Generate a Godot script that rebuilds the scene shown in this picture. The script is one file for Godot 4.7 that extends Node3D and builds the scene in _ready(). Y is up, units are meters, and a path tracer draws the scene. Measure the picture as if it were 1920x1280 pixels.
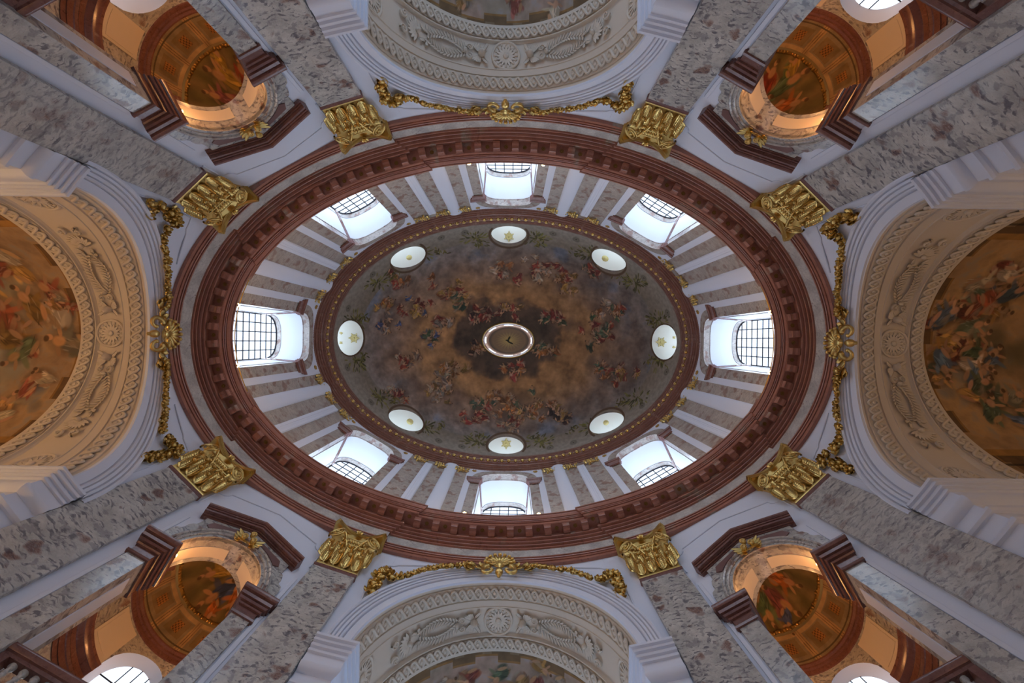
extends Node3D
# A domed oval church seen straight up from the floor. World y = 0 is the lens, the paving lies at FLOOR.
# +x and +z are the long and the short axis of the oval; the camera looks along +y.

const PXF := 720.0          # focal length in pixels of a 1920 x 1280 frame
const ROLL := 0.0133        # the camera is turned a little about the vertical
const EYE := Vector3(0.42, 0.0, -0.125)
const A := 15.0             # half axes of the oval at the face of the architrave
const B := 10.163
const WALL := -0.15         # the walls lie this far behind that face
const FLOOR := -1.3
const SPRING := 11.85       # springing of the four great arches
const ARX := 4.62           # their half width
const DOME_Y := 32.5
const DOME_A := 14.7
const DOME_B := 9.86
const DOME_R := 10.0
const BAY_M := Vector2(9.503, 7.773)   # middle of a diagonal bay wall
const BAY_N := Vector2(0.4925, 0.870)  # its outward direction
const OPEN_S := 0.12        # the bay's opening lies a little off the middle
const OPEN_W := 1.52
const OPEN_Y := 12.55
const CH_L := -0.61         # chapel centre: along the bay wall, and behind it
const CH_D := 3.5
const CH_R := 2.65

var mats := {}
var taken := {}


# ------------------------------------------------------------------ mesh building
class MB:
	var v := PackedVector3Array()
	var n := PackedVector3Array()
	var t := PackedVector2Array()
	var ix := PackedInt32Array()
	var with_uv := false

	func tri(a: Vector3, b: Vector3, c: Vector3) -> void:
		var g := (c - a).cross(b - a).normalized()
		var k := v.size()
		v.append(a); v.append(b); v.append(c)
		n.append(g); n.append(g); n.append(g)
		ix.append(k); ix.append(k + 1); ix.append(k + 2)

	func quad(a: Vector3, b: Vector3, c: Vector3, d: Vector3) -> void:
		var g := (c - a).cross(b - d).normalized() * -1.0
		g = (d - a).cross(b - a)
		if g.length_squared() < 1e-14:
			g = (d - b).cross(c - b) * -1.0
		g = g.normalized()
		var k := v.size()
		v.append(a); v.append(b); v.append(c); v.append(d)
		n.append(g); n.append(g); n.append(g); n.append(g)
		ix.append(k); ix.append(k + 1); ix.append(k + 2)
		ix.append(k); ix.append(k + 2); ix.append(k + 3)

	# a smooth grid of nu rows and nv columns
	func grid(p: PackedVector3Array, nu: int, nv: int, cu := false, cv := false, uvs := PackedVector2Array()) -> void:
		var k := v.size()
		for i in nu:
			for j in nv:
				var i0 := i - 1
				var i1 := i + 1
				var j0 := j - 1
				var j1 := j + 1
				if cu:
					i0 = (i0 + nu) % nu
					i1 = i1 % nu
				else:
					i0 = maxi(i0, 0)
					i1 = mini(i1, nu - 1)
				if cv:
					j0 = (j0 + nv) % nv
					j1 = j1 % nv
				else:
					j0 = maxi(j0, 0)
					j1 = mini(j1, nv - 1)
				var du := p[i1 * nv + j] - p[i0 * nv + j]
				var dv := p[i * nv + j1] - p[i * nv + j0]
				var g := du.cross(dv)
				if g.length_squared() < 1e-16:
					var ii := 1 if i == 0 else (nu - 2 if i == nu - 1 else i)
					du = p[mini(ii + 1, nu - 1) * nv + j] - p[maxi(ii - 1, 0) * nv + j]
					dv = p[ii * nv + j1] - p[ii * nv + j0]
					g = du.cross(dv)
				v.append(p[i * nv + j])
				n.append(g.normalized() if g.length_squared() > 1e-20 else Vector3.UP)
		if uvs.size():
			with_uv = true
			while t.size() < k:
				t.append(Vector2.ZERO)
			t.append_array(uvs)
		for i in (nu if cu else nu - 1):
			for j in (nv if cv else nv - 1):
				var i1 := (i + 1) % nu
				var j1 := (j + 1) % nv
				var a := k + i * nv + j
				var b := k + i1 * nv + j
				var c := k + i1 * nv + j1
				var d := k + i * nv + j1
				ix.append(a); ix.append(d); ix.append(b)
				ix.append(d); ix.append(c); ix.append(b)

	# move everything added since vertex `from`
	func xform(tr: Transform3D, from := 0) -> void:
		for i in range(from, v.size()):
			v[i] = tr * v[i]
			n[i] = (tr.basis * n[i]).normalized()
		if tr.basis.determinant() < 0.0:
			turn_over(from)

	func turn_over(from: int) -> void:
		for k in range(0, ix.size(), 3):
			if ix[k] >= from:
				var a := ix[k + 1]
				ix[k + 1] = ix[k + 2]
				ix[k + 2] = a

	# bend everything added since `from` with a point-to-point map
	func warp(f: Callable, from := 0) -> void:
		var over := 0
		for i in range(from, v.size()):
			var p := v[i]
			var q: Vector3 = f.call(p)
			var m := n[i]
			var e := 0.004
			var ax := m.cross(Vector3(0.31, 0.77, 0.55)).normalized()
			var bx := m.cross(ax)
			var pa: Vector3 = f.call(p + ax * e)
			var pb: Vector3 = f.call(p + bx * e)
			var pm: Vector3 = f.call(p + m * e)
			var g := (pa - q).cross(pb - q)
			if g.dot(pm - q) < 0.0:
				g = -g
				over += 1
			if ax.cross(bx).dot(m) < 0.0:
				over -= 1
			v[i] = q
			n[i] = g.normalized()
		if absi(over) * 2 > v.size() - from:
			turn_over(from)

	# sweep a profile (out, y) along a path in plan; `out` goes to the path's inner hand for paths that run anticlockwise in (x, z)
	func sweep(path: PackedVector2Array, closed: bool, prof: PackedVector2Array, cap := false, prof_closed := false) -> void:
		var np := path.size()
		var seg := PackedVector2Array()
		var ns := np if closed else np - 1
		for i in ns:
			var d := (path[(i + 1) % np] - path[i]).normalized()
			seg.append(Vector2(-d.y, d.x))
		var mit := PackedVector2Array()
		var sharp := []
		for i in np:
			var a := seg[(i - 1 + ns) % ns] if closed or i > 0 else seg[0]
			var b := seg[i % ns] if closed or i < ns else seg[ns - 1]
			var dd := a.dot(b)
			mit.append((a + b) / maxf(1.0 + dd, 0.15))
			sharp.append(dd < 0.9)
		var runs := []
		if closed:
			var first := -1
			for i in np:
				if sharp[i]:
					first = i
					break
			if first < 0:
				var all := range(np)
				all.append(0)
				runs.append(all)
			else:
				var cur := [first]
				for s in range(1, np + 1):
					var i := (first + s) % np
					cur.append(i)
					if sharp[i]:
						runs.append(cur)
						cur = [i]
		else:
			var cur := [0]
			for i in range(1, np):
				cur.append(i)
				if sharp[i] or i == np - 1:
					runs.append(cur)
					cur = [i]
		var pr := prof.duplicate()
		if prof_closed:
			pr.append(prof[0])
		var pruns := []
		var pc := [0]
		for i in range(1, pr.size()):
			pc.append(i)
			var cut := i == pr.size() - 1
			if not cut:
				cut = (pr[i] - pr[i - 1]).normalized().dot((pr[i + 1] - pr[i]).normalized()) < 0.86
			if cut:
				pruns.append(pc)
				pc = [i]
		for r in runs:
			for q in pruns:
				var pts := PackedVector3Array()
				for i in r:
					for j in q:
						var o := path[i] + mit[i] * pr[j].x
						pts.append(Vector3(o.x, pr[j].y, o.y))
				grid(pts, r.size(), q.size())
		if cap and not closed:
			var tris := Geometry2D.triangulate_polygon(prof)
			for e in [0, np - 1]:
				for k in range(0, tris.size(), 3):
					var w := []
					for m in 3:
						var q2 := prof[tris[k + m]]
						var o2 := path[e] + mit[e] * q2.x
						w.append(Vector3(o2.x, q2.y, o2.y))
					tri(w[0], w[1], w[2])

	# a polygon in (x, y) given thickness along z
	func slab(poly: PackedVector2Array, z0: float, z1: float) -> void:
		var tris := Geometry2D.triangulate_polygon(poly)
		for k in range(0, tris.size(), 3):
			var a := poly[tris[k]]
			var b := poly[tris[k + 1]]
			var c := poly[tris[k + 2]]
			tri(Vector3(a.x, a.y, z1), Vector3(b.x, b.y, z1), Vector3(c.x, c.y, z1))
			tri(Vector3(a.x, a.y, z0), Vector3(b.x, b.y, z0), Vector3(c.x, c.y, z0))
		for i in poly.size():
			var a := poly[i]
			var b := poly[(i + 1) % poly.size()]
			quad(Vector3(a.x, a.y, z0), Vector3(b.x, b.y, z0), Vector3(b.x, b.y, z1), Vector3(a.x, a.y, z1))

	# a box with chamfered edges, centred on c
	func box(c: Vector3, s: Vector3, bev := 0.0) -> void:
		var h := s * 0.5
		var b := minf(bev, minf(h.x, minf(h.y, h.z)) * 0.9)
		var k := h - Vector3(b, b, b)
		for sg in [-1.0, 1.0]:
			quad(c + Vector3(sg * h.x, -k.y, -k.z), c + Vector3(sg * h.x, k.y, -k.z), c + Vector3(sg * h.x, k.y, k.z), c + Vector3(sg * h.x, -k.y, k.z))
			quad(c + Vector3(-k.x, sg * h.y, -k.z), c + Vector3(k.x, sg * h.y, -k.z), c + Vector3(k.x, sg * h.y, k.z), c + Vector3(-k.x, sg * h.y, k.z))
			quad(c + Vector3(-k.x, -k.y, sg * h.z), c + Vector3(k.x, -k.y, sg * h.z), c + Vector3(k.x, k.y, sg * h.z), c + Vector3(-k.x, k.y, sg * h.z))
		if b > 0.0:
			for p in [-1.0, 1.0]:
				for q in [-1.0, 1.0]:
					quad(c + Vector3(p * h.x, q * k.y, -k.z), c + Vector3(p * h.x, q * k.y, k.z), c + Vector3(p * k.x, q * h.y, k.z), c + Vector3(p * k.x, q * h.y, -k.z))
					quad(c + Vector3(p * h.x, -k.y, q * k.z), c + Vector3(p * h.x, k.y, q * k.z), c + Vector3(p * k.x, k.y, q * h.z), c + Vector3(p * k.x, -k.y, q * h.z))
					quad(c + Vector3(-k.x, p * h.y, q * k.z), c + Vector3(k.x, p * h.y, q * k.z), c + Vector3(k.x, p * k.y, q * h.z), c + Vector3(-k.x, p * k.y, q * h.z))
					for r in [-1.0, 1.0]:
						tri(c + Vector3(p * h.x, q * k.y, r * k.z), c + Vector3(p * k.x, q * h.y, r * k.z), c + Vector3(p * k.x, q * k.y, r * h.z))

	# turned shape about y: profile of (radius, y)
	func lathe(prof: PackedVector2Array, segs: int, sx := 1.0, sz := 1.0) -> void:
		var runs := []
		var cur := [0]
		for i in range(1, prof.size()):
			cur.append(i)
			var cut := i == prof.size() - 1
			if not cut:
				cut = (prof[i] - prof[i - 1]).normalized().dot((prof[i + 1] - prof[i]).normalized()) < 0.8
			if cut:
				runs.append(cur)
				cur = [i]
		for q in runs:
			var pts := PackedVector3Array()
			for j in q:
				for s in segs:
					var a := TAU * s / segs
					pts.append(Vector3(cos(a) * prof[j].x * sx, prof[j].y, sin(a) * prof[j].x * sz))
			grid(pts, q.size(), segs, false, true)

	func ball(c: Vector3, r: Vector3, nu := 7, nv := 10) -> void:
		var pts := PackedVector3Array()
		for i in nu:
			var a := PI * i / (nu - 1) - PI * 0.5
			for j in nv:
				var b := TAU * j / nv
				pts.append(c + Vector3(cos(a) * cos(b) * r.x, sin(a) * r.y, cos(a) * sin(b) * r.z))
		grid(pts, nu, nv, false, true)

	# round bar along points with a radius each
	func tube(path: PackedVector3Array, rad: PackedFloat32Array, segs := 6, flat := 1.0) -> void:
		var pts := PackedVector3Array()
		var ref := Vector3(0.13, 0.21, 0.97)
		for i in path.size():
			var d := (path[mini(i + 1, path.size() - 1)] - path[maxi(i - 1, 0)]).normalized()
			var u := (ref - d * ref.dot(d))
			u = u.normalized() if u.length() > 0.05 else d.cross(Vector3.UP).normalized()
			ref = u
			var w := d.cross(u)
			for s in segs:
				var a := TAU * s / segs
				pts.append(path[i] + (u * cos(a) * flat + w * sin(a)) * rad[i])
		grid(pts, path.size(), segs, false, true)

	# a solid lobed leaf: x across, y along, z out; it curls outward at the tip
	func leaf(tr: Transform3D, l: float, w: float, curl: float, lobes := 3.0, seg := 8) -> void:
		var from := v.size()
		var pts := PackedVector3Array()
		var cs := [Vector2(-1, 0), Vector2(-0.55, 0.32), Vector2(0, 0.12), Vector2(0.55, 0.32), Vector2(1, 0), Vector2(0, -0.22)]
		for i in seg + 1:
			var q := float(i) / seg
			var ww := w * (pow(sin(PI * clampf(q * 0.86 + 0.1, 0, 1)), 0.8)) * (0.78 + 0.34 * absf(sin(q * PI * lobes)))
			if i == seg:
				ww = w * 0.06
			var z := curl * q * q
			var y := l * (q - 0.25 * (curl / l) * q * q * q)
			if q > 0.8:
				y -= (q - 0.8) * (q - 0.8) * l * 4.0 * clampf(curl / l * 2.0, 0, 1)
			for c in cs:
				pts.append(Vector3(c.x * ww, y, z + c.y * ww * 0.55))
		grid(pts, seg + 1, 6, false, true)
		xform(tr, from)

	# a scroll in the xy plane
	func scroll(c: Vector3, r: float, turns: float, thick: float, hand := 1.0, start := 0.0, depth := 1.0) -> void:
		var p := PackedVector3Array()
		var ra := PackedFloat32Array()
		var m := int(turns * 14)
		for i in m + 1:
			var q := float(i) / m
			var a := start + hand * q * turns * TAU
			var rr := r * pow(1.0 - q, 0.85) + r * 0.06
			p.append(c + Vector3(cos(a) * rr, sin(a) * rr, thick * depth * q * 1.2))
			ra.append(thick * (1.0 - 0.55 * q))
		tube(p, ra, 6, 1.0)
		ball(c + Vector3(0, 0, thick * depth), Vector3(r * 0.2, r * 0.2, r * 0.2), 5, 8)

	func mesh() -> ArrayMesh:
		var a := []
		a.resize(Mesh.ARRAY_MAX)
		a[Mesh.ARRAY_VERTEX] = v
		a[Mesh.ARRAY_NORMAL] = n
		if with_uv:
			while t.size() < v.size():
				t.append(Vector2.ZERO)
			a[Mesh.ARRAY_TEX_UV] = t
		a[Mesh.ARRAY_INDEX] = ix
		var m := ArrayMesh.new()
		m.add_surface_from_arrays(Mesh.PRIMITIVE_TRIANGLES, a)
		return m


# ------------------------------------------------------------------ nodes
func numbered(called: String) -> String:
	if not taken.has(called):
		taken[called] = 0
		return called
	taken[called] += 1
	return "%s_%03d" % [called, taken[called]]


func part(called: String, mesh: Mesh, m: Material, parent: Node, tr := Transform3D()) -> MeshInstance3D:
	var o := MeshInstance3D.new()
	o.name = called
	o.mesh = mesh
	o.material_override = m
	o.transform = tr
	parent.add_child(o, true)
	return o


func top(called: String, label: String, category: String, group := "", kind := "", tr := Transform3D()) -> Node3D:
	var o := Node3D.new()
	o.name = numbered(called)
	o.transform = tr
	tag(o, label, category, group, kind)
	add_child(o)
	return o


func tag(o: Node, label: String, category: String, group := "", kind := "") -> void:
	o.set_meta("label", label)
	o.set_meta("category", category)
	if group:
		o.set_meta("group", group)
	if kind:
		o.set_meta("kind", kind)


# ------------------------------------------------------------------ geometry of the place
func ell(deg: float, d := 0.0) -> Vector2:
	var a := deg_to_rad(deg)
	return Vector2((A - d) * cos(a), (B - d) * sin(a))


func ell_n(deg: float, d := 0.0) -> Vector2:   # inward
	var a := deg_to_rad(deg)
	return Vector2(-cos(a) / (A - d), -sin(a) / (B - d)).normalized()


# a frame that stands on a wall: x along it, y up, z into the room
func frame(p: Vector2, inward: Vector2, y: float) -> Transform3D:
	return Transform3D(Basis(Vector3(inward.y, 0, -inward.x), Vector3.UP, Vector3(inward.x, 0, inward.y)), Vector3(p.x, y, p.y))


func bay_frame(sx: float, sz: float) -> Transform3D:
	return frame(Vector2(BAY_M.x * sx, BAY_M.y * sz), Vector2(-BAY_N.x * sx, -BAY_N.y * sz), 0.0)


func arc2(c: Vector2, r: Vector2, a0: float, a1: float, k: int) -> PackedVector2Array:
	var o := PackedVector2Array()
	for i in k + 1:
		var a := deg_to_rad(lerpf(a0, a1, float(i) / k))
		o.append(c + Vector2(cos(a) * r.x, sin(a) * r.y))
	return o


# the four arms: 0 east (+x), 1 north (+z), 2 west, 3 south
func arm_ry(k: int) -> float:
	return 4.56 if k % 2 == 0 else 4.38


func arm_front(k: int, c: float) -> float:
	var a := A - WALL
	var b := B - WALL
	return a * sqrt(maxf(0.0, 1.0 - c * c / (b * b))) if k % 2 == 0 else b * sqrt(maxf(0.0, 1.0 - c * c / (a * a)))


func arm_back(k: int) -> float:
	return 18.0 if k % 2 == 0 else 13.22


func arm_pt(k: int, along: float, y: float, c: float) -> Vector3:
	match k:
		0: return Vector3(along, y, c)
		1: return Vector3(-c, y, along)
		2: return Vector3(-along, y, -c)
	return Vector3(c, y, -along)


func dome_pt(th: float, ph: float, d := 0.0) -> Vector3:
	return Vector3((DOME_A + d) * cos(ph) * cos(th), DOME_Y + (DOME_R + d) * sin(ph), (DOME_B + d) * cos(ph) * sin(th))


# ------------------------------------------------------------------ surfaces
func noise_bytes(w: int, h: int, freq: float, sd: int, oct := 4, kind := FastNoiseLite.TYPE_SIMPLEX_SMOOTH, frac := FastNoiseLite.FRACTAL_FBM) -> PackedByteArray:
	var f := FastNoiseLite.new()
	f.seed = sd
	f.noise_type = kind
	f.frequency = freq
	f.fractal_octaves = oct
	f.fractal_type = frac
	var im := f.get_seamless_image(w, h)
	im.convert(Image.FORMAT_L8)
	return im.get_data()


func stone(n: int, sd: int, base: Array, dark: Color, rust: Color, amount: float, rusty: float, streak := 3) -> ImageTexture:
	# veined marble: a mottled ground, short stretched dark veins that run aslant, and rusty patches
	var low := noise_bytes(n, n, 3.0 / n, sd, 4)
	var mid := noise_bytes(n, n, 14.0 / n, sd + 1, 4)
	var fine := noise_bytes(n, n, 40.0 / n, sd + 2, 3)
	var vein := noise_bytes(n, n, 9.0 / n, sd + 3, 5)
	var patch := noise_bytes(n, n, 4.0 / n, sd + 4, 3)
	var ridge := noise_bytes(n, n, 5.0 / n, sd + 5, 4, FastNoiseLite.TYPE_SIMPLEX, FastNoiseLite.FRACTAL_RIDGED)
	var d := PackedByteArray()
	d.resize(n * n * 3)
	var c0: Color = base[0]
	var c1: Color = base[1]
	var r0 := c0.r * 255
	var g0 := c0.g * 255
	var b0 := c0.b * 255
	var r1 := c1.r * 255 - r0
	var g1 := c1.g * 255 - g0
	var b1 := c1.b * 255 - b0
	for y in n:
		for x in n:
			var i := y * n + x
			var wob := (low[i] - 128) / 3 + (mid[i] - 128) / 9
			var xs := (x + y / 2 + wob + 2 * n) % n
			var ys := (y * streak + wob * 2 + 4 * n) % n
			var j := ys * n + xs
			var g := clampf((low[i] * 0.0020 + mid[i] * 0.0014 + fine[j] * 0.0010) * 1.5 - 0.30, 0, 1)
			var r := r0 + r1 * g
			var gg := g0 + g1 * g
			var bb := b0 + b1 * g
			var p := clampf((patch[i] / 255.0 - rusty) * 7.0, 0, 1)
			if p > 0.0:
				p *= 0.9 - clampf((fine[j] - 90) / 255.0, 0, 0.6)
				r += (rust.r * 255 - r) * p
				gg += (rust.g * 255 - gg) * p
				bb += (rust.b * 255 - bb) * p
			# veins gather where the slow noise is high
			var s := clampf((vein[j] / 255.0 - amount + (low[(i + n * n / 2) % (n * n)] - 128) * 0.0011) * 9.0, 0, 1) * clampf((mid[i] / 255.0 - 0.26) * 3.0, 0, 1) * 0.55
			# thin wandering veins and wide smoky blots
			s = maxf(s, clampf((ridge[(ys / 2 * n + xs) % (n * n)] / 255.0 - 0.80) * 5.0, 0, 0.5) * clampf((patch[(i + n * 91) % (n * n)] - 90) / 60.0, 0, 1))
			s = maxf(s, clampf((vein[(i * 1 + n * 53) % (n * n)] / 255.0 - amount - 0.09) * 5.0, 0, 0.22))
			# small rusty flecks
			var sp := clampf((mid[(j * 7 + n * 37) % (n * n)] / 255.0 - 0.70) * 8.0, 0, 0.6) * clampf((fine[i] - 120) / 60.0, 0, 1)
			if sp > 0.0:
				r += (rust.r * 255 * 1.08 - r) * sp
				gg += (rust.g * 255 - gg) * sp
				bb += (rust.b * 255 * 0.92 - bb) * sp
			var k := i * 3
			d[k] = int(clampf(r + (dark.r * 255 - r) * s, 0, 255))
			d[k + 1] = int(clampf(gg + (dark.g * 255 - gg) * s, 0, 255))
			d[k + 2] = int(clampf(bb + (dark.b * 255 - bb) * s, 0, 255))
	return ImageTexture.create_from_image(Image.create_from_data(n, n, false, Image.FORMAT_RGB8, d))


func plain(called: String, c: Color, rough: float, metal := 0.0) -> StandardMaterial3D:
	var m := StandardMaterial3D.new()
	m.resource_name = called
	m.albedo_color = c
	m.roughness = rough
	m.metallic = metal
	mats[called] = m
	return m


func stony(called: String, tex: Texture2D, metres: float, rough: float, tint := Color.WHITE) -> StandardMaterial3D:
	var m := plain(called, tint, rough)
	m.albedo_texture = tex
	m.uv1_triplanar = true
	m.uv1_world_triplanar = true
	m.uv1_triplanar_sharpness = 4.0
	m.uv1_scale = Vector3.ONE / metres
	return m


func make_materials() -> void:
	plain("white", Color(0.87, 0.89, 0.94), 0.6)
	plain("stucco", Color(0.84, 0.79, 0.72), 0.75)
	plain("stucco_dark", Color(0.74, 0.685, 0.60), 0.8)
	plain("cream", Color(0.88, 0.83, 0.75), 0.55)
	plain("shaft_white", Color(0.93, 0.93, 0.90), 0.6)
	plain("iron", Color(0.16, 0.16, 0.19), 0.5, 0.3)
	plain("plum", Color(0.46, 0.33, 0.31), 0.3)
	plain("bronze", Color(0.56, 0.43, 0.22), 0.5, 0.5)
	plain("brass", Color(0.72, 0.56, 0.24), 0.35, 0.9)
	plain("lamp_case", Color(0.2, 0.2, 0.2), 0.5)
	var gold := plain("gold", Color(0.88, 0.75, 0.46), 0.30, 1.0)
	gold.metallic_specular = 0.6
	plain("gilt_stucco", Color(0.80, 0.74, 0.50), 0.5, 0.3)
	plain("gold_dark", Color(0.74, 0.60, 0.34), 0.40, 0.9)
	stony("marble", stone(768, 11, [Color(0.64, 0.63, 0.61), Color(0.83, 0.82, 0.79)], Color(0.22, 0.21, 0.26), Color(0.48, 0.35, 0.31), 0.585, 0.76), 3.6, 0.16)
	stony("marble_light", stone(512, 31, [Color(0.68, 0.66, 0.64), Color(0.84, 0.83, 0.80)], Color(0.45, 0.43, 0.46), Color(0.62, 0.52, 0.49), 0.66, 0.84), 2.4, 0.25)
	stony("marble_drum", stone(512, 51, [Color(0.66, 0.63, 0.60), Color(0.80, 0.77, 0.73)], Color(0.44, 0.40, 0.39), Color(0.56, 0.42, 0.37), 0.56, 0.60, 5), 3.4, 0.28)
	stony("red", stone(512, 71, [Color(0.58, 0.375, 0.31), Color(0.69, 0.475, 0.40)], Color(0.46, 0.285, 0.23), Color(0.64, 0.61, 0.55), 0.70, 0.78, 2), 7.0, 0.28)
	stony("brown", stone(512, 91, [Color(0.42, 0.27, 0.24), Color(0.52, 0.36, 0.32)], Color(0.30, 0.18, 0.16), Color(0.62, 0.53, 0.49), 0.66, 0.82, 2), 2.2, 0.22)
	stony("red_drum", stone(512, 131, [Color(0.46, 0.31, 0.27), Color(0.56, 0.40, 0.35)], Color(0.36, 0.23, 0.20), Color(0.66, 0.57, 0.52), 0.66, 0.74, 2), 3.0, 0.3)
	stony("marble_pink", stone(256, 151, [Color(0.74, 0.62, 0.56), Color(0.86, 0.78, 0.70)], Color(0.60, 0.42, 0.38), Color(0.80, 0.68, 0.5), 0.58, 0.7, 1), 2.5, 0.35)
	stony("paving", stone(256, 111, [Color(0.72, 0.74, 0.76), Color(0.84, 0.85, 0.87)], Color(0.45, 0.43, 0.40), Color(0.6, 0.5, 0.45), 0.66, 0.85, 1), 4.0, 0.3)
	var gl := plain("glass", Color(0.92, 0.95, 1.0, 0.08), 0.0)
	gl.transparency = BaseMaterial3D.TRANSPARENCY_ALPHA
	var bulb := plain("bulb", Color(1.0, 0.9, 0.7), 0.4)
	bulb.emission_enabled = true
	bulb.emission = Color(1.0, 0.80, 0.48)
	bulb.emission_energy_multiplier = 30.0


# ------------------------------------------------------------------ paintings (flat colour on plaster)
class Canvas:
	var w: int
	var h: int
	var d := PackedByteArray()
	var rng := RandomNumberGenerator.new()

	func _init(ww: int, hh: int, sd: int) -> void:
		w = ww
		h = hh
		d.resize(w * h * 3)
		rng.seed = sd

	func dab(cx: float, cy: float, rx: float, ry: float, rot: float, col: Color, al := 1.0, soft := 0.35) -> void:
		var r := maxf(rx, ry)
		var c := cos(rot)
		var s := sin(rot)
		var cr := int(col.r * 255)
		var cg := int(col.g * 255)
		var cb := int(col.b * 255)
		for y in range(maxi(0, int(cy - r)), mini(h - 1, int(cy + r) + 1) + 1):
			for x in range(maxi(0, int(cx - r)), mini(w - 1, int(cx + r) + 1) + 1):
				var dx := x - cx
				var dy := y - cy
				var u := (dx * c + dy * s) / rx
				var v := (dy * c - dx * s) / ry
				var q := u * u + v * v
				if q < 1.0:
					var a := al * minf(1.0, (1.0 - q) / soft)
					var k := (y * w + x) * 3
					d[k] = int(d[k] + (cr - d[k]) * a)
					d[k + 1] = int(d[k + 1] + (cg - d[k + 1]) * a)
					d[k + 2] = int(d[k + 2] + (cb - d[k + 2]) * a)

	func vary(c: Color, k: float) -> Color:
		var f := 1.0 + rng.randf_range(-k, k)
		return Color(clampf(c.r * f + rng.randf_range(-0.02, 0.02), 0, 1), clampf(c.g * f, 0, 1), clampf(c.b * f + rng.randf_range(-0.02, 0.02), 0, 1))

	# a draped, reclining or flying figure, `up` the way its head lies
	func figure(cx: float, cy: float, s: float, up: float, cloth: Color, skin: Color, dark: Color) -> void:
		var e := Vector2(cos(up), sin(up))
		var f := Vector2(-e.y, e.x)
		var at := func(a: float, b: float) -> Vector2: return Vector2(cx, cy) + e * a * s + f * b * s
		var hand := 1.0 if rng.randf() < 0.5 else -1.0
		var p: Vector2 = at.call(-0.12, 0.05)
		dab(p.x, p.y, s * 0.62, s * 0.42, up, dark, 0.5, 1.0)
		# far leg and arm
		p = at.call(-0.46, -0.14 * hand)
		dab(p.x, p.y, s * 0.26, s * 0.085, up - 0.25 * hand, skin * 0.78, 0.85, 0.5)
		p = at.call(0.06, -0.22 * hand)
		dab(p.x, p.y, s * 0.2, s * 0.06, up - 2.2 * hand, skin * 0.8, 0.85, 0.5)
		# the mantle: a heavy mass, then folds light and dark across it
		p = at.call(-0.2, 0.02)
		dab(p.x, p.y, s * 0.42, s * 0.25, up + 0.25 * hand, cloth * 0.82, 0.95, 0.35)
		for i in 7:
			p = at.call(rng.randf_range(-0.55, 0.12), rng.randf_range(-0.24, 0.24))
			dab(p.x, p.y, s * rng.randf_range(0.14, 0.3), s * rng.randf_range(0.06, 0.13), up + rng.randf_range(-0.6, 0.6), vary(cloth, 0.28), 0.75, 0.7)
		p = at.call(-0.05, 0.3 * hand)
		dab(p.x, p.y, s * 0.34, s * 0.09, up + 1.5 * hand, vary(cloth, 0.2), 0.75, 0.7)
		for i in 9:
			p = at.call(rng.randf_range(-0.6, 0.08), rng.randf_range(-0.22, 0.22))
			var lt := rng.randf() < 0.45
			dab(p.x, p.y, s * rng.randf_range(0.08, 0.22), s * 0.022, up + 0.3 * hand + rng.randf_range(-0.45, 0.45), cloth.lightened(0.28) if lt else cloth.darkened(0.45), 0.6, 0.8)
		# near leg, chest, arm, head and hair
		p = at.call(-0.42, 0.15 * hand)
		dab(p.x, p.y, s * 0.26, s * 0.09, up + 0.5 * hand, vary(skin, 0.08), 0.85, 0.55)
		p = at.call(0.12, 0.0)
		dab(p.x, p.y, s * 0.19, s * 0.15, up, vary(skin, 0.06), 0.92, 0.6)
		p = at.call(0.1, 0.06 * hand)
		dab(p.x, p.y, s * 0.12, s * 0.05, up, skin.lightened(0.12), 0.5, 0.9)
		p = at.call(0.18, 0.24 * hand)
		dab(p.x, p.y, s * 0.2, s * 0.06, up + 1.1 * hand, vary(skin, 0.08), 0.9, 0.55)
		p = at.call(0.37, 0.03 * hand)
		dab(p.x, p.y, s * 0.1, s * 0.085, up, vary(skin, 0.05), 1.0, 0.5)
		p = at.call(0.43, -0.02 * hand)
		dab(p.x, p.y, s * 0.075, s * 0.09, up, dark.lerp(Color(0.36, 0.24, 0.14), 0.6), 0.8, 0.6)

	func wing(cx: float, cy: float, s: float, rot: float, c: Color) -> void:
		for i in 3:
			var a := rot + (i - 1.0) * 0.2
			dab(cx + cos(a) * s * 0.45, cy + sin(a) * s * 0.45, s * 0.45, s * 0.13, a, vary(c, 0.15), 0.5, 0.9)

	func cloud(cx: float, cy: float, s: float, c: Color, al := 0.5) -> void:
		for i in 7:
			dab(cx + rng.randfn(0, s * 0.5), cy + rng.randfn(0, s * 0.3), s * rng.randf_range(0.3, 0.6), s * rng.randf_range(0.25, 0.45), rng.randf() * 3, vary(c, 0.15), al, 0.9)

	func texture() -> ImageTexture:
		return ImageTexture.create_from_image(Image.create_from_data(w, h, false, Image.FORMAT_RGB8, d))


func stops(list: Array, x: float) -> Color:
	for i in range(1, list.size()):
		if x <= list[i][0]:
			var a: Array = list[i - 1]
			var b: Array = list[i]
			return (a[1] as Color).lerp(b[1], clampf((x - a[0]) / (b[0] - a[0]), 0, 1))
	return list[-1][1]


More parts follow.
